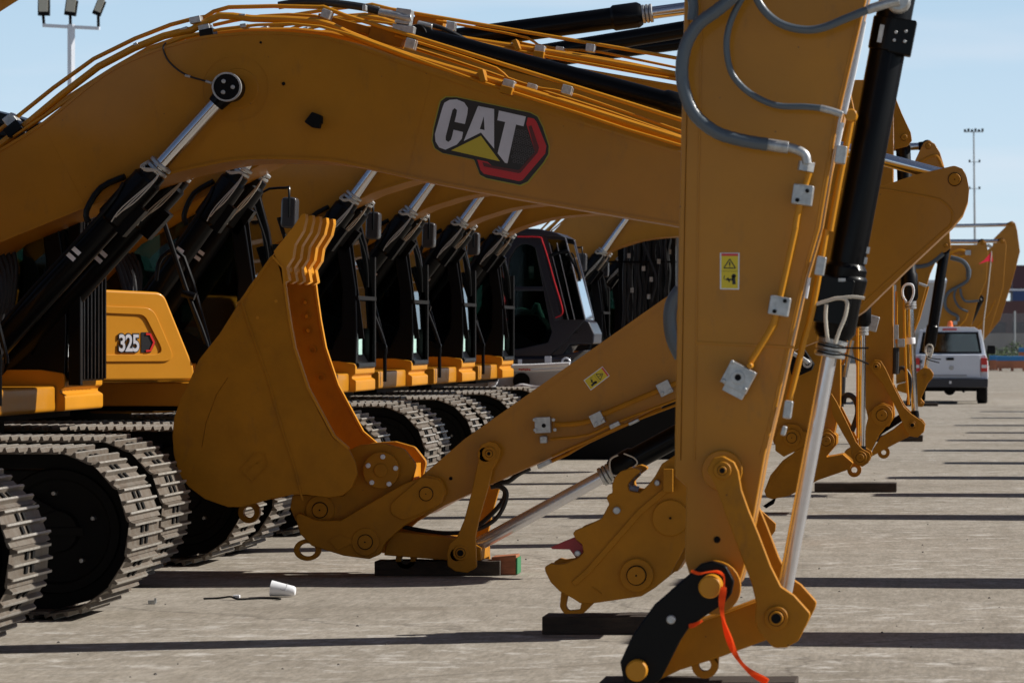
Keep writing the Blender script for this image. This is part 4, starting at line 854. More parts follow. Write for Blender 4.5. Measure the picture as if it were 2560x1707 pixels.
poly(r, 'stick', YEL, 'p', [(2233, 200), (2233, 1000), (2237, 1040), (2222, 1066), (2190, 1070), (2170, 1045), (2160, 1004), (2115, 800), (2095, 500), (2095, 200)], y, .36, 0, .008)
poly(r, 'stick_bracket', YEL2, 'p', [(2233, 230), (2255, 285), (2277, 332), (2280, 352, 6), (2268, 366, 6), (2235, 374)], y+.02, .05, 0, .004)
pin(r, 'A', 785, 172, 36, y+.02, .03, .85)
a = P3(2258, 372, 37.2); b = P3(2288, 1052, 37.2); cylinder(r, 'bucket_cylinder', a, b, .072, .033, (P3(2275, 752, 37.2)-a).length, .26)
for yy in (0, .62): poly(r, 'tipping_link', YEL2, 'C', [(955, 300, 10), (1000, 258, 10), (1050, 265, 10), (1090, 330), (1160, 480), (1240, 640), (1300, 700), (1390, 760), (1412, 790), (1402, 850), (1350, 892, 15), (1290, 882), (1250, 830), (1220, 750), (1140, 580), (1060, 440), (980, 350)], y-.12, .05, 0, .005).location.y += yy
pin(r, 'C', 1012, 315, 40, y-.12, .02, .5, bore=.25); pin(r, 'C', 1308, 792, 40, y-.12, .02, .6, bore=.4)
poly(r, 'quick_coupler', YEL2, 'C', [(1060, 605, 40), (1150, 640, 40), (1150, 740), (1040, 870), (960, 1030), (880, 1120), (700, 1150), (760, 1000), (920, 900), (930, 800), (960, 680)], y-.05, .45, 0, .008)
poly(r, 'coupler_arm', YEL2, 'C', [(1240, 755), (1150, 830), (1050, 890), (985, 990), (970, 1052), (1110, 975), (1290, 882)], y-.04, .4, 0, .006)
poly(r, 'rubber_pad', BLKM, 'C', [(1205, 705), (1225, 760), (1010, 900), (1100, 770)], y+.05, .3, 0, 0)
pin(r, 'C', 1060, 710, 88, y-.05, .03, .5)
part(r, 'lifting_eye', YEL2, lambda m: m.ring(*pt('C', 1075, 1015, y+.1), pr('C', 50, y), pr('C', 20, y), y+.1, y+.16))
part(r, 'binding_cord', WHTM, lambda m: (m.tube(T3('B', [(810, 300), (775, 240), (770, 170), (800, 125), (860, 125), (878, 180), (870, 240), (840, 300)], y+.1), .012, 8, 4), m.box(P3(2275, 760, y+.1), (.02, .02, .02))))
part(r, 'rod_wrap', WHTM, lambda m: m.lathe(P3(2275, 844, 37.2), (0.05, 0, -1), [(0, .05), (.01, .052), (.06, .052), (.065, .045)], 20))
part(r, 'hydraulic_pipe', YLIT, lambda m: (m.tube(T3('B', [(710, 190), (708, 560), (712, 700)], y+.1), .013, 8, 1), m.tube(T3('B', [(785, 250), (790, 560), (800, 900), (830, 1300)], y+.1), .011, 8, 1), m.tube(T3('B', [(1020, 140), (960, 350), (890, 560), (770, 660)], y+.4), .012, 8, 2)))
part(r, 'black_hose', RUB, lambda m: (m.tube(T3('B', [(708, 740), (705, 900), (700, 1000)], y), .03, 8, 2), m.tube(T3('B', [(720, 990), (740, 945), (790, 950), (845, 1040), (835, 1200), (815, 1310)], y+.2), .02, 8, 4)))
part(r, 'pipe_clamp', STL, lambda m: (m.box(P3(2241, 830, y), (.04, .06, .14)), m.box(P3(2253, 857, y), (.07, .06, .08)), m.tube(T3('B', [(925, 110), (1010, 140)], y+.3), .014, 8, 1)), .004)
part(r, 'valve_block', STL, lambda m: (m.box(P3(2181, 808, y-.6), (.11, .1, .15), Matrix.Rotation(R(15), 3, 'Y').to_quaternion()), m.box(P3(2163, 812, y-.6), (.05, .1, .14))), .01)
# ME: folded stick hidden; MF: rounded stick end
a = P3(1380, 150, 40.6); b = P3(1900, 82, 40.6); cylinder(ME, 'stick_cylinder', a, b, .075, .045, (P3(1800, 95, 40.6)-a).length, .2)
poly(ME, 'stick', YEL, 'p', [(1900, 60), (1990, 70), (2080, 700), (2060, 1000), (1990, 980), (1880, 300)], 40.4, .4, 0, .008)
r = MF; y = 44.0
poly(r, 'stick', YEL, 'p', [(2286, 405), (2300, 375), (2310, 356, 8), (2322, 351, 8), (2337, 360), (2350, 382), (2360, 415), (2366, 470), (2340, 520), (2150, 700), (2100, 650), (2200, 500)], y, .4, 0, .008)
pin(r, 'A', 1020, 258, 30, y, .02, .85)
part(r, 'weld_seam', YEL, lambda m: m.tube(T3('A', [(900, 440), (1000, 380), (1070, 350), (1120, 370), (1160, 460)], y), .018, 8, 3))
a = P3(1820, 390, 44.2); b = P3(2318, 365, 44.2); cylinder(r, 'stick_cylinder', a, b, .07, .042, (P3(2200, 371, 44.2)-a).length, .2)
r = MG; y = 54.8
poly(r, 'stick', YEL, 'p', [(2350, 575), (2374, 572), (2375, 600), (2378, 618, 4), (2366, 628), (2345, 640), (2325, 685), (2287, 823), (2280, 950), (2240, 960), (2240, 700), (2300, 590)], y, .4, 0, .01)
pin(r, 'A', 1192, 1230, 22, y, .03, .85)
a = P3(2362, 622, 55); b = P3(2312, 940, 55); cylinder(r, 'bucket_cylinder', a, b, .075, .035, (P3(2326, 868, 55)-a).length, .3)
poly(r, 'tipping_link', YEL2, 'B', [(905, 990), (970, 935, 20), (1040, 945, 30), (1075, 1000, 30), (1060, 1045), (1020, 1085), (980, 1170), (950, 1240), (985, 1280, 15), (970, 1320, 15), (920, 1320), (905, 1250), (850, 1200), (700, 1160), (720, 1100), (880, 1060)], y-.1, .3, 0, .008)
pin(r, 'B', 982, 1018, 25, y-.1, .02, .5); pin(r, 'B', 945, 1285, 18, y-.1, .02, .5)
part(r, 'binding_cord', TIE, lambda m: m.tube(T3('B', [(1020, 850), (995, 780), (1010, 720), (1050, 715), (1065, 760), (1040, 850)], y), .012, 6, 4))
part(r, 'zip_tie', BLKM, lambda m: (m.tube(T3('B', [(1000, 820), (1060, 845), (1145, 855)], y), .008, 6, 2), m.tube(T3('B', [(1000, 850), (1060, 870), (1130, 888)], y), .008, 6, 2)))
part(r, 'stick_hose', GHOSE, lambda m: (m.tube(T3('A', [(900, 1440), (980, 1430), (1060, 1400), (1170, 1310)], y), .03, 8, 3), m.tube(T3('A', [(1240, 1350), (1350, 1380), (1410, 1450), (1415, 1540)], y+.4), .035, 8, 3)))
poly(MK, 'stick', YEL, 'p', [(2140, 540), (2235, 600), (2222, 1000), (2160, 1000)], 59.8, .4, 0, .01)
# three far sticks by the flag
r = MH; y = 95.3
poly(r, 'stick', YEL, 'p', [(2372, 612), (2440, 612), (2449, 604), (2457, 600, 4), (2466, 606), (2470, 630), (2466, 700), (2442, 760), (2420, 850), (2340, 850), (2368, 700), (2330, 640)], y, .4, 0, .01)
pin(r, 'A', 1555, 1205, 20, y, .03, .8)
cylinder(r, 'bucket_cylinder', P3(2448, 748, 95.5), P3(2400, 850, 95.5), .115, .045, 1.2, .15); cylinder(r, 'stick_cylinder', P3(2240, 604, 96), P3(2455, 605, 96), .08, .05, .8, .1)
part(r, 'stick_hose', GHOSE, lambda m: (m.tube(T3('B', [(1430, -30), (1400, 90), (1220, 200), (1185, 320), (1230, 390), (1305, 430), (1310, 480)], y-.1), .042, 8, 4), m.tube(T3('B', [(1300, 150), (1275, 240), (1320, 340), (1410, 390)], y-.1), .028, 8, 4), m.tube(T3('B', [(1335, 160), (1350, 240), (1400, 290), (1520, 280)], y-.1), .03, 8, 4)))
part(r, 'hydraulic_pipe', YLIT, lambda m: (m.tube(T3('A', [(1230, 1310), (1330, 1275), (1420, 1300)], y-.1), .03, 8, 3), m.tube(T3('A', [(1230, 1330), (1330, 1340), (1410, 1320)], y-.1), .03, 8, 3), m.tube(T3('B', [(1300, 560), (1390, 460), (1410, 400)], y-.1), .014, 8, 1)))
part(r, 'hose_fitting', STL, lambda m: (m.box(P3(2420, 632, y-.1), (.14, .1, .12)), m.box(P3(2388, 807, y-.1), (.1, .1, .1)), m.tube(T3('A', [(1600, 1220), (1640, 1245)], y), .05, 8, 1)))
r = MI; y = 99.8
poly(r, 'stick', YEL, 'p', [(2495, 604), (2502, 597, 4), (2512, 599), (2516, 612), (2508, 720), (2474, 830), (2420, 860), (2425, 700), (2450, 640)], y, .4, 0, .01)
pin(r, 'A', 1745, 1190, 20, y, .03, .8)
cylinder(r, 'bucket_cylinder', P3(2480, 734, 100), P3(2425, 850, 100), .115, .045, 1.2, .15); cylinder(r, 'stick_cylinder', P3(2280, 603, 100.5), P3(2504, 603, 100.5), .08, .05, .8, .1)
part(r, 'hydraulic_pipe', YLIT, lambda m: m.tube(T3('B', [(1680, 270), (1620, 400), (1500, 550)], y), .02, 8, 1))
r = MJ; y = 104.3
poly(r, 'stick', YEL, 'p', [(2484, 597), (2515, 566), (2521, 556), (2529, 552, 4), (2538, 558), (2543, 576), (2550, 629), (2541, 665), (2528, 712), (2500, 800), (2460, 850), (2430, 850), (2470, 700)], y, .4, 0, .01)
pin(r, 'A', 1830, 1020, 22, y, .03, .8)
cylinder(r, 'bucket_cylinder', P3(2518, 713, 104.5), P3(2450, 850, 104.5), .115, .05, 1.5, .15); cylinder(r, 'stick_cylinder', P3(2330, 566, 105), P3(2526, 562, 105), .08, .05, .4, .1)

# ---------------------------------------------------------------- second row, facing this one from the right (casts the ground shadows)
k = 0
for y0, dx in ((20.5, 1.1), (25.0, 1.0), (33.6, 1.4), (38.1, 1.95), (42.6, 2.0), (47.4, 2.6), (52.5, 2.3), (57.5, 2.6), (62, 2.9), (67, 2.7), (73, 3), (79, 3.2)):
    r2 = copy_tree(proto, None, True); r2.location = (dx, y0, 0); r2.rotation_euler = (0, 0, math.pi); pose(r2, 3)
    r2['label'] = 'excavator of the opposite row facing left, beyond the right edge'; r2['group'] = 'excavators of the opposite row'; r2['category'] = 'excavator'

# ---------------------------------------------------------------- black cab with red rail, white unit, hose mast
e = empty('machine_cab', (-5.6, 48.5, 0), 'black glazed operator cab with a bright red grab rail, seen side on between boom cylinders', 'machine cab')
y = 48.0
out = T('D', [(700, 1290), (450, 1290), (250, 1290), (200, 1000), (200, 700), (250, 420), (330, 320), (480, 292), (600, 290), (720, 320), (830, 360), (900, 640), (985, 1000), (850, 1150)], y)
inn = T('D', [(690, 1180), (460, 1230), (380, 1230), (370, 1000), (370, 700), (390, 520), (440, 440), (480, 410), (520, 408), (560, 420), (590, 440), (640, 700), (700, 1010), (720, 1100)], y)
def f(m):
    m.frame(out, inn, y, y+.1); m.frame(out, inn, y+1.1, y+1.2); m.prism(T('D', [(330, 330), (480, 285), (620, 290), (760, 320), (830, 358), (640, 345), (450, 335)], y), y-.05, y+1.25)
    m.prism(T('D', [(590, 440), (640, 400), (800, 1000), (740, 1010)], y), y-.02, y+.06); m.prism(T('D', [(370, 740), (650, 740), (655, 775), (370, 775)], y), y, y+.05)
    m.prism(T('D', [(380, 1290), (380, 1350), (860, 1350), (900, 1300), (980, 1240), (720, 1290)], y), y, y+1.2)
def fab(nm, mt, fn, bev=0, par=None):
    m = MB(); fn(m); return m.build(nm, mt, par or e, off=e.location, bevel=bev)
cbk = fab('cab_frame', NAVY, f, .015)
fab('side_window', GLS, lambda m: (m.prism(inn, y+.05, y+.06), m.prism(inn, y+1.14, y+1.15)))
fab('windscreen', GLS, lambda m: m.add(T3('D', [(835, 400), (985, 1000)], y+.05)+T3('D', [(985, 1000), (835, 400)], y+1.15)[:0]+[Vector((v.x, y+1.15, v.z)) for v in T3('D', [(985, 1000), (835, 400)], y+.05)], [(0, 1, 2, 3)]))
fab('corner_window', GLS, lambda m: m.prism(T('D', [(690, 370), (825, 380), (975, 1000), (810, 1000)], y-.01), y-.012, y-.004))
fab('window_post', GREYP, lambda m: [m.ribbon(T('D', [(a, 400), (b, 1000)], y-.03), .007, y-.04, y-.025) for a, b in ((760, 900), (838, 985), (700, 850))])
fab('grab_rail', DRED, lambda m: (m.tube(T3('D', [(450, 352), (620, 355), (645, 385), (690, 520), (740, 700), (800, 900), (798, 960), (750, 985)], y-.1), .009, 8, 3), m.tube(T3('D', [(735, 520), (830, 900)], y+.2), .009, 8, 2)))
fab('front_skirt', NAVY, lambda m: m.prism(fillet(T('D', [(745, 1010), (960, 995, 20), (1010, 1020, 20), (1050, 1110, 30), (1045, 1190), (860, 1200), (800, 1290), (700, 1290)], y)), y+.05, y+1.1), .02)
fab('vent_louvre', BLKM, lambda m: [m.box(P3(1150+(885+2*i)/3.137, 480+(1050+i*14)/3.137, y+.04), (.10, .02, .008)) for i in range(5)])
fab('grab_bar', BLK, lambda m: (m.tube(T3('D', [(700, 500), (830, 465), (860, 500), (930, 640), (935, 700)], y-.15), .02, 8, 3), m.tube(T3('D', [(870, 480), (890, 500), (935, 650)], y-.2), .012, 8, 2)))
fab('operator_seat', SEATM, lambda m: (m.prism(fillet(T('D', [(400, 950, 30), (620, 960, 30), (690, 1050, 30), (690, 1200), (400, 1200)], y+.4)), y+.3, y+.9), m.box(P3(1320, 650, y+.6), (.1, .5, .5))), .03)
fab('seat_cover', TEAL, lambda m: m.tube(T3('D', [(400, 950), (480, 925), (560, 945), (600, 880), (615, 920), (645, 990)], y+.28), .035, 8, 3))
fab('base_beam', NAVY, lambda m: m.prism(T('D', [(380, 1300), (870, 1300), (860, 1350), (380, 1352)], y-.1), y-.1, y+1.3), .02)
fab('undercarriage', DARK, lambda m: (m.prism(T('D', [(250, 1352), (860, 1352), (860, 1600), (800, 1700), (250, 1700)], y), y+.3, y+1.0), m.prism(fillet([(-6.6, 0, .3), (-3.4, 0, .3), (-3.4, .8, .3), (-6.6, .8, .3)]), y-.2, y+.35), m.prism(fillet([(-6.6, 0, .3), (-3.4, 0, .3), (-3.4, .8, .3), (-6.6, .8, .3)]), y+1.2, y+1.7)), .02)
fab('tow_ring', WHT, lambda m: (m.tube(T3('D', [(800, 1345), (805, 1315), (835, 1302), (862, 1325), (855, 1350)], y-.15), .012, 8, 3), m.box(P3(1370, 898, y-.12), (.08, .02, .08)), m.box(P3(1300, 905, y-.12), (.05, .02, .07))))
e = empty('wrapped_power_unit', (-5.2, 46.3, 0), 'white boxed power unit with a round dark port under the red railed cab', 'machine unit')
y = 46.2
fab('casing', GREYP, lambda m: m.prism(fillet(T('p', [(1010, 928), (1262, 928), (1262, 924), (1480, 912, 10), (1470, 990), (1440, 1075, 10), (1015, 1075, 10)], y)), y, y+1.2), .02)
fab('skid', BLKM, lambda m: [m.box((x_, y+.6, .19), (.12, 1.1, .38)) for x_ in (-6.6, -5.4)])
fab('round_port', BLKM, lambda m: (m.boss(*P(1304, 952, y), pr('p', 20, y), y-.02, y+.01), m.ring(*P(1304, 952, y), pr('p', 21, y), pr('p', 18, y), y-.03, y)))
fab('film_wrap', WHTM, lambda m: (m.tube(T3('D', [(240, 1450), (270, 1480), (250, 1520), (280, 1568)], y-.05), .05, 8, 4), m.tube(T3('D', [(420, 1560), (480, 1530), (560, 1540), (640, 1545)], y-.05), .05, 8, 4), m.tube(T3('D', [(390, 1370), (600, 1365), (860, 1352)], y-.05), .03, 8, 3), m.tube(T3('D', [(380, 1395), (600, 1400), (830, 1385)], y-.04), .015, 8, 3)))
fab('red_writing', REDG, lambda m: [m.box(P3(1299+i*5, 923+(i % 2), y-.06), (.02, .01, .018), Matrix.Rotation(.4*(i-2), 3, 'Y').to_quaternion()) for i in range(6)])
fab('slot', BLKM, lambda m: m.box(P3(1263, 975, y), (.04, .02, .1)))
e = empty('hose_mast', (-3.9, 60, 0), 'upright black drill mast hung with hoses, left of the nearest stick', 'drill mast')
y = 57.5
fab('mast', BLKM, lambda m: (m.prism(T('D', [(1240, 180), (1690, 180), (1690, 1600), (1260, 1600), (1225, 420)], y), y+.2, y+1.0), m.prism(T('D', [(1240, 180), (1420, 180), (1440, 420), (1300, 500), (1225, 400)], y), y, y+.2)), .01)
random.seed(11)
def f(m):
    for i in range(14):
        a = 1290+i*29; q = [(a+random.uniform(-14, 14), 180+j*150) for j in range(8)]; m.tube(T3('D', q, y-.05-random.random()*.12), .02+random.random()*.014, 7, 3)
    m.tube(T3('D', [(1400, 200), (1440, 400), (1500, 560), (1540, 700), (1500, 860)], y-.25), .02, 7, 4); m.tube(T3('D', [(1650, 250), (1610, 420), (1620, 700), (1590, 1000)], y-.25), .022, 7, 4)
fab('hoses', RUB, f)
fab('bright_fittings', STL, lambda m: [m.box(P3(1150+a/3.137, 480+b/3.137, y-.2), (.05, .04, .07)) for a, b in ((1255, 300), (1385, 225), (1560, 545), (1500, 685), (1480, 820), (1325, 500), (1440, 600), (1655, 470), (1350, 770))])
fab('tall_frame', BLK, lambda m: (m.prism(T('D', [(1660, 180), (1690, 180), (1690, 1600), (1650, 1600)], y-.3), y-.3, y-.1), m.box(P3(1600, 655, y-.2), (1.1, .03, .03))))

# ---------------------------------------------------------------- timbers on the ground
def timber(px0, px1, pyt, pyb, y, dep, label, extra=None):
    x0, zt = P(px0, pyt, y); x1, zb = P(px1, pyb, y); zt = zt-zb+0
    r = empty('timber', ((x0+x1)/2, y+dep/2, 0), label, 'timber', 'timbers set under the excavator arms')
    m = MB(); c = r.location
    n = 12; v = []
    for i in range(n+1):
        u = x0+(x1-x0)*i/n; j = random.uniform(-.002, .002)
        v.append((u, j))
    m.prism([(u, .001) for u, j in v]+[(u, zt+j) for u, j in v[::-1]], y, y+dep, 0)
    m.build('beam', WOOD, r, off=c, bevel=.005)
    return r, x0, x1, zt
timber(1355, 1710, 1536, 1581, 19.75, .3, 'dark timber under the coupler with the red latch')
r, x0, x1, zt = timber(936, 1250, 1401, 1438, 24.6, .22, 'dark reddish timber with a green painted end under the folded emblem machine stick')
m = MB(); m.prism([(x0+.75, .003), (x1+.095, .003), (x1+.098, zt+.035), (x0+.75, zt+.022)], 24.66, 24.86); m.build('red_plank', WOODR, r, off=r.location, bevel=.004)
m = MB(); m.box((x1+.101, 24.76, zt*.62), (.010, .205, zt*1.1)); m.build('painted_end', GREEN, r, off=r.location)
timber(1497, 1989, 1699, 1760, 15.9, .3, 'dark timber at the bottom edge under the nearest coupler')
timber(2036, 2241, 1204, 1227, 37.7, .3, 'long dark timber lying right of the chromed rods')
timber(2180, 2307, 1087, 1103, 55.8, .3, 'short dark timber farther off between the sticks and the pickup')
timber(2245, 2345, 1002, 1010, 84, .3, 'thin dark board on the ground beside the pickup wheels')

# ---------------------------------------------------------------- ribbon, litter
TAPE = thin('tape_film', (.98, .14, .03)); r = empty('warning_tape', (*P3(1790, 1480, 15.4).to_tuple(),), 'loose orange tape tied round the upper pin of the black side link', 'tape'); r.location.z = 0
def tape(k, pts, y, wd, name='strip'):
    m = MB(); P_ = smooth([Vector((v.x, y, v.z)) for v in T3(k, pts, y)], 5); v = []; N = len(P_)
    for i, p in enumerate(P_):
        d = (P_[min(i+1, N-1)]-P_[max(0, i-1)]).normalized(); n = Vector((-d.z, .35*math.sin(i*.35), d.x)).normalized()*wd*(.75+.25*math.sin(i*.5))
        v += [p+n, p-n]
    m.add(v+[q+Vector((0, .003, 0)) for q in v], [(2*i, 2*i+1, 2*i+3, 2*i+2) for i in range(N-1)]+[(2*N+2*i, 2*N+2*i+2, 2*N+2*i+3, 2*N+2*i+1) for i in range(N-1)])
    m.build(name, TAPE, r, off=r.location)
tape(9, [(300, 900), (285, 1010), (295, 1120), (330, 1240), (390, 1380), (480, 1480), (600, 1550)], 15.34, .015)
tape(9, [(75, 790), (130, 810), (190, 800), (260, 798), (300, 830), (300, 900)], 15.38, .007)
tape(9, [(60, 1170), (100, 1160), (155, 1130)], 15.48, .010)
r = empty('paper_cup', (*P(710, 1490, 22.6), 0), 'white crumpled paper cup lying on its side on the concrete', 'cup'); r.location = (P(710, 1490, 22.6)[0], 22.6, 0)
m = MB(); a = P3(678, 1478, 22.6); a.z = .052; b = P3(735, 1490, 22.6); b.z = .034
m.lathe(a, b-a, [(0, .044), (.0, .048), (.05, .041), (.09, .036), (.135, .030), (.145, .022)], 20); m.build('cup', WHTM, r, off=r.location)
m = MB(); m.tube([a+Vector((.06, -.045, .0)), a+Vector((.09, -.047, -.01)), a+Vector((.10, -.03, .03))], .002, 5, 2); m.build('crease', GREYP, r, off=r.location)
r = empty('cut_cord', (P(600, 1495, 22.4)[0], 22.4, 0), 'short black cut cord with a pale tag left of the paper cup', 'cord')
m = MB(); q = [Vector((v.x, 22.35+.05*math.sin(i*1.7), .008+.012*(i == 2))) for i, v in enumerate(T3(7, [(1405, 985), (1500, 975), (1590, 955), (1650, 955), (1760, 960), (1850, 965), (1935, 970)], 22.4))]
m.tube(q, .006, 6, 4); m.build('cord', BLKM, r, off=r.location); m = MB(); m.box((P(597, 1487, 22.4)[0], 22.33, .022), (.04, .03, .018)); m.build('tag', WHTM, r, off=r.location, bevel=.003)
r = empty('scrap_clip', (P(380, 1497, 22.0)[0], 22.0, 0), 'tiny black and silver clip on the concrete near the tracks', 'litter')
m = MB(); m.box((r.location.x, 22, .012), (.04, .03, .02)); m.box((r.location.x+.02, 22.0, .02), (.012, .012, .03)); m.build('clip', [STL], r, off=r.location)
random.seed(5); m = MB()
for i in range(260):
    yy = random.uniform(15, 60); xx = random.uniform(-5.2, 1.2)*yy/20; s_ = random.uniform(.003, .009)
    m.lathe((xx, yy, 0), (0, 0, 1), [(0, s_), (s_*.6, s_*.8), (s_*1.0, s_*.3)], 5)
tag(m.build('gravel_specks', mat('stone_chip', (.10, .09, .08), .9)), 'small dark stone chips scattered on the concrete', 'gravel', kind='stuff')

# ---------------------------------------------------------------- pickup
yt = 86.5; s_t = F/yt; gx = lambda px: (px-VX)/s_t; cxp = gx(2376)
tr = empty('pickup_truck', (cxp, yt+2.5, 0), 'white pickup truck seen from behind with an orange roof beacon and a red whip flag', 'pickup truck')
def tp(nm, mt, fn, bev=0, par=None):
    m = MB(); fn(m); return m.build(nm, mt, par or tr, off=tr.location, bevel=bev)
W = .86
def xz(m, pts, y0, y1, k=0): m.prism(fillet([(cxp+a, b) + ((c,) if c else ()) for a, b, c in pts]), y0, y1, k)
body = tp('body', WHT, lambda m: (xz(m, [(-W, .56, .05), (W, .56, .05), (W+.0, .95, .1), (W-.05, 1.13, .05), (-W+.05, 1.13, .05), (-W, .95, .1)], yt+.12, yt+5.0)), .02)
tp('tailgate', WHT, lambda m: xz(m, [(-.68, .60, .02), (.68, .60, .02), (.68, 1.12, .03), (-.68, 1.12, .03)], yt+.06, yt+.13), .01, body)
tp('tailgate_seam', GREYP, lambda m: (xz(m, [(-.69, .6, 0), (-.68, .6, 0), (-.68, 1.1, 0), (-.69, 1.1, 0)], yt+.08, yt+.125), xz(m, [(.68, .6, 0), (.69, .6, 0), (.69, 1.1, 0), (.68, 1.1, 0)], yt+.08, yt+.125), m.box((cxp-.05, yt+.055, .655), (.85, .012, .04))), 0, body)
def cabf(m):
    o = [(-.79, 1.13), (-.74, 1.45), (-.66, 1.68), (-.55, 1.75), (0, 1.765), (.55, 1.75), (.66, 1.68), (.74, 1.45), (.79, 1.13)]
    i_ = [(-.70, 1.17), (-.66, 1.44), (-.60, 1.60), (-.52, 1.65), (0, 1.66), (.52, 1.65), (.60, 1.60), (.66, 1.44), (.70, 1.17)]
    m.frame([(cxp+a, b) for a, b in o], [(cxp+a, b) for a, b in i_], yt+.5, yt+.6)
    v = []
    for yy in (yt+.6, yt+3.1):
        for a, b in o: v.append((cxp+a*(1 if yy < yt+2 else .95), yy, b))
    m.add(v, [(i, i+1, i+10, i+9) for i in range(3, 5)]+[(i, i+1, i+10, i+9) for i in (2, 5)])
    for sx in (-1, 1):
        for yy in (yt+.75, yt+1.9, yt+3.0): m.box((cxp+sx*.73, yy, 1.4), (.06, .12, .6), Matrix.Rotation(-sx*R(11), 3, 'Y').to_quaternion())
cabt = tp('cabin', WHT, cabf, .01)
tp('rear_window', GLSD, lambda m: xz(m, [(-.70, 1.17, .03), (.70, 1.17, .03), (.60, 1.62, .08), (-.60, 1.62, .08)], yt+.54, yt+.55), 0, cabt)
tp('window_frame', BLKM, lambda m: m.frame([(cxp+a, b) for a, b in [(-.72, 1.15), (.72, 1.15), (.63, 1.64), (-.63, 1.64)]], [(cxp+a, b) for a, b in [(-.66, 1.19), (.66, 1.19), (.58, 1.60), (-.58, 1.60)]], yt+.49, yt+.535), 0, cabt)
tp('front_seat', SEATM, lambda m: [(m.prism(fillet([(cxp+s-.24, 1.1, .02), (cxp+s+.24, 1.1, .02), (cxp+s+.2, 1.42, .08), (cxp+s-.2, 1.42, .08)]), yt+1.7, yt+1.85), m.box((cxp+s, yt+1.75, 1.47), (.24, .1, .16))) for s in (-.36, .36)], .02, cabt)
tp('windscreen', GLSD, lambda m: m.add([(cxp-.7, yt+3.4, 1.13), (cxp+.7, yt+3.4, 1.13), (cxp+.6, yt+2.9, 1.68), (cxp-.6, yt+2.9, 1.68)], [(0, 1, 2, 3)]), 0, cabt)
tp('brake_light', DRED, lambda m: m.box((cxp-.02, yt+.48, 1.70), (.32, .03, .035)), 0, cabt)
tp('beacon', ORN, lambda m: m.lathe((cxp-.01, yt+1.2, 1.76), (0, 0, 1), [(0, .06), (.02, .065), (.11, .055), (.14, .03)], 16), 0, cabt)
for sx in (-1, 1):
    tl = tp('tail_light', REDG, lambda m: xz(m, [(sx*.77-.075, .74, .02), (sx*.77+.075, .74, .02), (sx*.77+.07, 1.05, .02), (sx*.77-.075, 1.05, .02)], yt+.05, yt+.14), .008)
    tp('reversing_lens', WHTM, lambda m: m.box((cxp+sx*.77, yt+.045, .86), (.12, .015, .07)), 0, tl)
    wh = tp('wheel', BLKM, lambda m: m.lathe((cxp+sx*.73-.12, yt+1.1, .36), (1, 0, 0), [(0, .25), (0, .33), (.03, .36), (.21, .36), (.24, .33), (.24, .25)], 32))
    wh = tp('wheel', BLKM, lambda m: m.lathe((cxp+sx*.73-.12, yt+4.2, .36), (1, 0, 0), [(0, .25), (0, .33), (.03, .36), (.21, .36), (.24, .33), (.24, .25)], 32))
tp('rear_bumper', NAVY, lambda m: xz(m, [(-.85, .38, .04), (.85, .38, .04), (.86, .58, .03), (-.86, .58, .03)], yt-.05, yt+.2), .02)
tp('number_plate', WHTM, lambda m: m.box((cxp, yt-.06, .5), (.05, .01, .06)))
tp('tailgate_handle', BLKM, lambda m: xz(m, [(-.10, 1.0, .02), (.08, 1.0, .02), (.08, 1.06, .02), (-.10, 1.06, .02)], yt+.04, yt+.065), 0, body)
tp('oval_badge', STL, lambda m: m.lathe((cxp+.02, yt+.06, .83), (0, -1, 0), [(0, .055), (.012, .05)], 20), 0, body).scale = (1, 1, 1)
tp('underbody', BLKM, lambda m: (m.box((cxp, yt+2, .42), (1.2, 3.6, .2)), m.boss(cxp-.02, .33, .14, yt+1.0, yt+1.2), m.cyl((cxp-.7, yt+1.1, .34), (cxp+.7, yt+1.1, .34), .06), m.box((cxp+.35, yt+.3, .36), (.3, .4, .06)), m.cyl((cxp+.3, yt+.0, .3), (cxp+.3, yt+.6, .33), .035)))
tp('door_mirror', BLKM, lambda m: xz(m, [(.84, 1.13, .03), (1.05, 1.13, .04), (1.05, 1.33, .04), (.86, 1.33, .04)], yt+2.6, yt+2.75), .02)
text_mesh('E-48', .11, .002, 'fleet_number', DBLK, body, (gx(2288)-tr.location.x, yt+.054-tr.location.y, .93), sx=.9)
text_mesh('RANGER', .05, .001, 'model_name', GREYP, body, (gx(2288)-tr.location.x, yt+.054-tr.location.y, .835), sx=1)
flagm = None; fw = tp('whip_pole', TIE, lambda m: m.tube([P3(2458, 850, yt+.4), P3(2460, 800, yt+.4), P3(2468, 740, yt+.4), P3(2477, 655, yt+.4), P3(2479, 628, yt+.4)], .013, 6, 3))
tp('flag', thin('flag_cloth', (.95, .05, .09)), lambda m: m.add(T3('A', [(1640, 1285), (1658, 1390), (1600, 1387), (1512, 1414), (1570, 1372), (1620, 1315)], yt+.4), [(0, 1, 2, 3, 4, 5)]), 0, fw)

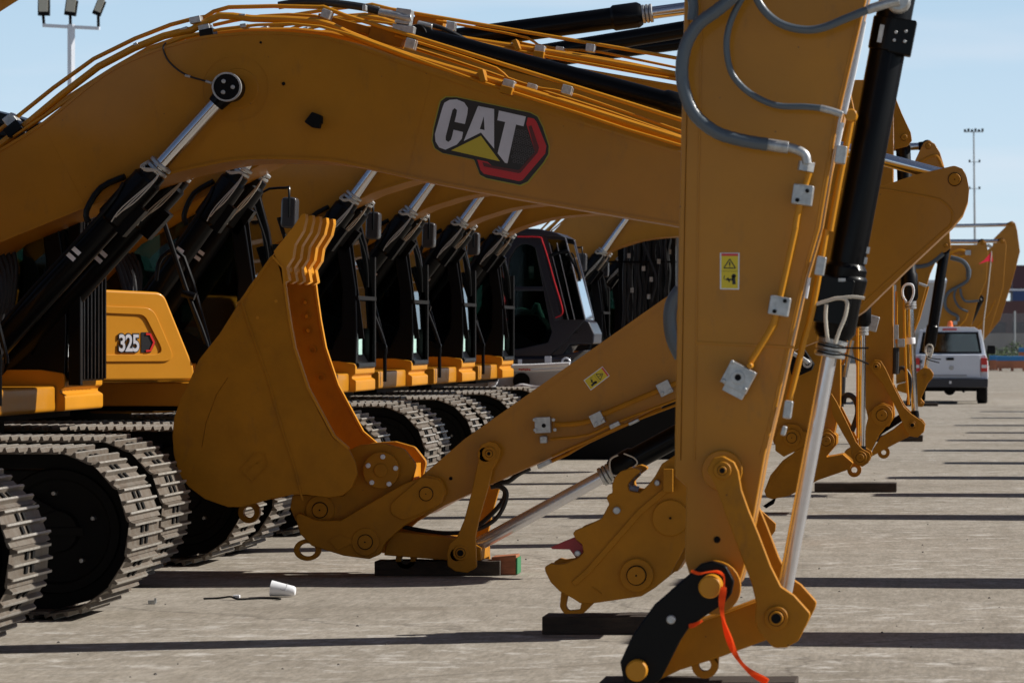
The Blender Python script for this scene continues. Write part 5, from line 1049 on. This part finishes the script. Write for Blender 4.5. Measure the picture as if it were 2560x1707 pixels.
# ---------------------------------------------------------------- background
def bgm(nm, mt, fn, bev=0): m = MB(); fn(m); return m.build(nm, mt, None, bevel=bev)
YB = 300.; sB = F/YB
wm = mat('maroon_cladding', (.095, .045, .060), .7, var=.15, vscale=.3); wm2 = mat('brown_cladding', (.15, .075, .075), .7, var=.15, vscale=.4)
bl = mat('blue_band', (.03, .07, .20), .5); wl = mat('pale_wall', (.50, .50, .51), .8, var=.15, vscale=.2)
e = empty('warehouse', (8, YB+8, 0), 'long maroon warehouse with blue and white stripes behind the fence', 'warehouse')
def fx(nm, mt, fn, bev=0): m = MB(); fn(m); return m.build(nm, mt, e, off=e.location, bevel=bev)
def band(m, x0, x1, py0, py1, dy): a = P(x0, py0, YB); b = P(x1, py1, YB); m.box(((a[0]+b[0])/2, YB+8+dy, (a[1]+b[1])/2), (b[0]-a[0], 16, a[1]-b[1]))
fx('upper_wall', wm, lambda m: band(m, 2532, 3100, 663, 722, 0)); fx('white_stripe', WHT, lambda m: band(m, 2400, 3100, 722, 727, -.1)); fx('blue_stripe', bl, lambda m: band(m, 2532, 3100, 727, 752, -.05))
fx('lower_wall', wm2, lambda m: band(m, 2300, 3100, 752, 900, 0)); fx('loading_bay', mat('dark_opening', (.05, .045, .05), .8), lambda m: [band(m, x, x+34, 806, 832, -.2) for x in (2480, 2530, 2580, 2640, 2700)])
e = empty('pale_shed', (-14, YB-40, 0), 'pale grey shed seen between the sticks left of the pickup roof', 'shed')
YB = 255.
fx('wall', wl, lambda m: (band(m, 1900, 2398, 706, 900, 0))); fx('roof_edge', WHT, lambda m: band(m, 1890, 2402, 700, 707, -.3)); fx('door', GREYP, lambda m: [band(m, x, x+22, 800, 850, -.15) for x in (1300, 2330, 2365)])
fx('red_sign', DRED, lambda m: band(m, 2070, 2110, 640, 650, 0))
con = mat('barrier_concrete', (.40, .38, .34), .9, var=.25, vscale=.6)
y = 215.; e = empty('barrier_wall', (10, y, 0), 'low pale concrete wall in front of the warehouse', 'wall')
YB = y; fx('wall', con, lambda m: (lambda a, b: m.box(((a[0]+b[0])/2, y, (a[1]+0)/2), (b[0]-a[0], .4, a[1])))(P(2100, 833, y), P(3200, 870, y)))
# fence of posts and wire
y = 205.; e = empty('chain_link_fence', (8, y, 0), 'tall chain link fence running in front of the warehouse', 'fence')
for px in range(2420, 2800, 94):
    x = P(px+(23 if px else 0), 0, y)[0]; m = MB(); m.cyl((x, y, 0), (x, y, 2.9), .05, n=8); m.build('post', STL, e, off=e.location)
def meshmat():
    m = bpy.data.materials.new('wire_mesh'); m.use_nodes = True; n = m.node_tree; n.nodes.clear(); o = n.nodes.new('ShaderNodeOutputMaterial'); t = n.nodes.new('ShaderNodeBsdfTransparent'); d = n.nodes.new('ShaderNodeBsdfDiffuse'); d.inputs[0].default_value = (.35, .36, .37, 1)
    x = n.nodes.new('ShaderNodeMixShader'); w_ = n.nodes.new('ShaderNodeTexChecker'); w_.inputs['Scale'].default_value = 14
    tc = n.nodes.new('ShaderNodeTexCoord'); mp = n.nodes.new('ShaderNodeMapping'); mp.inputs['Rotation'].default_value = (0, R(45), 0); n.links.new(tc.outputs['Object'], mp.inputs[0]); n.links.new(mp.outputs[0], w_.inputs[0])
    mu = n.nodes.new('ShaderNodeMath'); mu.operation = 'MULTIPLY'; mu.inputs[1].default_value = .4; n.links.new(w_.outputs['Fac'], mu.inputs[0]); n.links.new(mu.outputs[0], x.inputs[0])
    n.links.new(t.outputs[0], x.inputs[1]); n.links.new(d.outputs[0], x.inputs[2]); n.links.new(x.outputs[0], o.inputs[0]); return m
m = MB(); a = P(2330, 0, y)[0]; m.box(((a+18)/2, y, 1.4), (18-a, .01, 2.75)); m.build('wire_mesh', meshmat(), e, off=e.location)
# shrubs
LEAF = mat('leaf', (.055, .10, .03), .7, var=.5, vscale=3)
for i, (px, yy, hh, ww) in enumerate(((2500, 196, .95, 1.7), (2536, 198, 1.3, 1.6), (2468, 200, .8, 1.2), (2585, 197, 1.1, 2.0), (2222, 210, 1.0, 2.2))):
    m = MB(); cx = P(px, 0, yy)[0]; random.seed(40+i)
    for k in range(900):
        a = random.random()*6.28; rr = random.random()**.6; z = random.random()*hh*(1-.55*rr*rr)
        c = Vector((cx+ww/2*rr*math.cos(a), yy+ww/3*rr*math.sin(a), z+.02)); n1 = Vector((random.gauss(0, 1), random.gauss(0, 1), random.gauss(0, 1))).normalized(); n2 = n1.orthogonal().normalized(); s_ = random.uniform(.04, .085)
        m.add([c+n1*s_, c+n2*s_*.5, c-n1*s_, c-n2*s_*.5], [(0, 1, 2, 3)])
    lab = ['low green bush just right of the pickup mirror', 'tall leafy bush in front of the low concrete wall', 'small bush right behind the pickup', 'wide bush at the right edge above the pallets', 'dark bush seen between the sticks left of the pickup'][i]
    tag(m.build('shrub', LEAF), lab, 'bush', 'bushes along the fence')
# pallets
PB = mat('pallet_blue', (.04, .22, .50), .6, var=.15); PO = mat('pallet_wood', (.50, .19, .10), .8, var=.25, vscale=2)
for i, (px0, px1, yy, lv, lab) in enumerate(((2474, 2494, 172, 0, 'small end of the blue topped crate stack beside the pickup tail light'), (2492, 2570, 168, 0, 'blue topped wooden crate on the ground right of the pickup'), (2548, 2640, 176, 1, 'second blue topped crate half out of the picture at the right edge'))):
    e = empty('crate', (P((px0+px1)/2, 0, yy)[0], yy+.7, 0), lab, 'crate', 'blue topped crates beyond the pickup')
    a = P(px0, 0, yy)[0]; b = P(px1, 0, yy)[0]; zz = .12+lv*.35
    fx('side', PO, lambda m: (m.box(((a+b)/2, yy+.6, zz+.17), (b-a, 1.2, .34)), [m.box((a+(b-a)*t, yy+.6, zz-.06), (.12, 1.2, .14)) for t in (.12, .5, .88)]), .01)
    fx('cover', PB, lambda m: m.box(((a+b)/2, yy+.58, zz+.44), (b-a+.02, 1.26, .2)), .01)
# flood light pole on the left and far mast
y = 118.; s_ = F/y; e = empty('floodlight_pole', (P(178, 0, y)[0], y, 0), 'white pole carrying three rectangular floodlights at the top left', 'light pole')
x = e.location.x
fx('pole', WHT, lambda m: (m.cyl((x, y, 0), (x, y, P(0, 62, y)[1]), .13, n=6), m.box((x, y, P(0, 68, y)[1]), (P(248, 0, y)[0]-P(106, 0, y)[0], .12, .10), Matrix.Rotation(R(3), 3, 'Y').to_quaternion())))
for px, a, ly in ((110, 0, 62), (178, 8, 64), (248, 22, 68)):
    c = P3(px, 20, y); m = MB(); rot = Matrix.Rotation(R(a), 3, 'Y').to_quaternion()
    m.box(c+Vector((0, 0, .0)), (.36 if a < 20 else .26, .16, .5), rot); m.cyl((P(px-(2 if a else 0), 0, y)[0], y, P(0, ly, y)[1]), (c.x-.03, y, P(0, 36, y)[1]), .05, n=8)
    ln = m.build('floodlight', BLKM, e, off=e.location, bevel=.02)
    m = MB(); q = Vector((0, -.09, .12)); q.rotate(rot); m.box(c+q, (.28 if a < 20 else .2, .03, .5), rot); m.build('lens', mat('lamp_lens', (.55, .52, .42), .3), ln, off=e.location)
y = 500.; e = empty('light_mast', (P(2440, 0, y)[0], y, 0), 'tall thin lattice light mast far away against the sky at the right', 'light mast')
x = e.location.x
fx('mast', STL, lambda m: (m.cyl((x, y, 0), (x-.3, y, P(0, 330, y)[1]), .22, .10, n=8), m.box((x-.3, y, P(0, 330, y)[1]), (2.5, .2, .12))))
fx('lamp', BLKM, lambda m: [m.box((x-1.45+i*.46, y, P(0, 327, y)[1]+.1*(i % 2)), (.3, .3, .35)) for i in range(6)])
fx('side_lamp', BLKM, lambda m: [m.box((x-.2+sx*.65, y, P(0, py, y)[1]), (.25, .25, .35)) for sx in (-1, 1) for py in (403, 470)] + [m.box((x-.2, y, P(0, py, y)[1]), (1.3, .06, .06)) for py in (405, 472)])
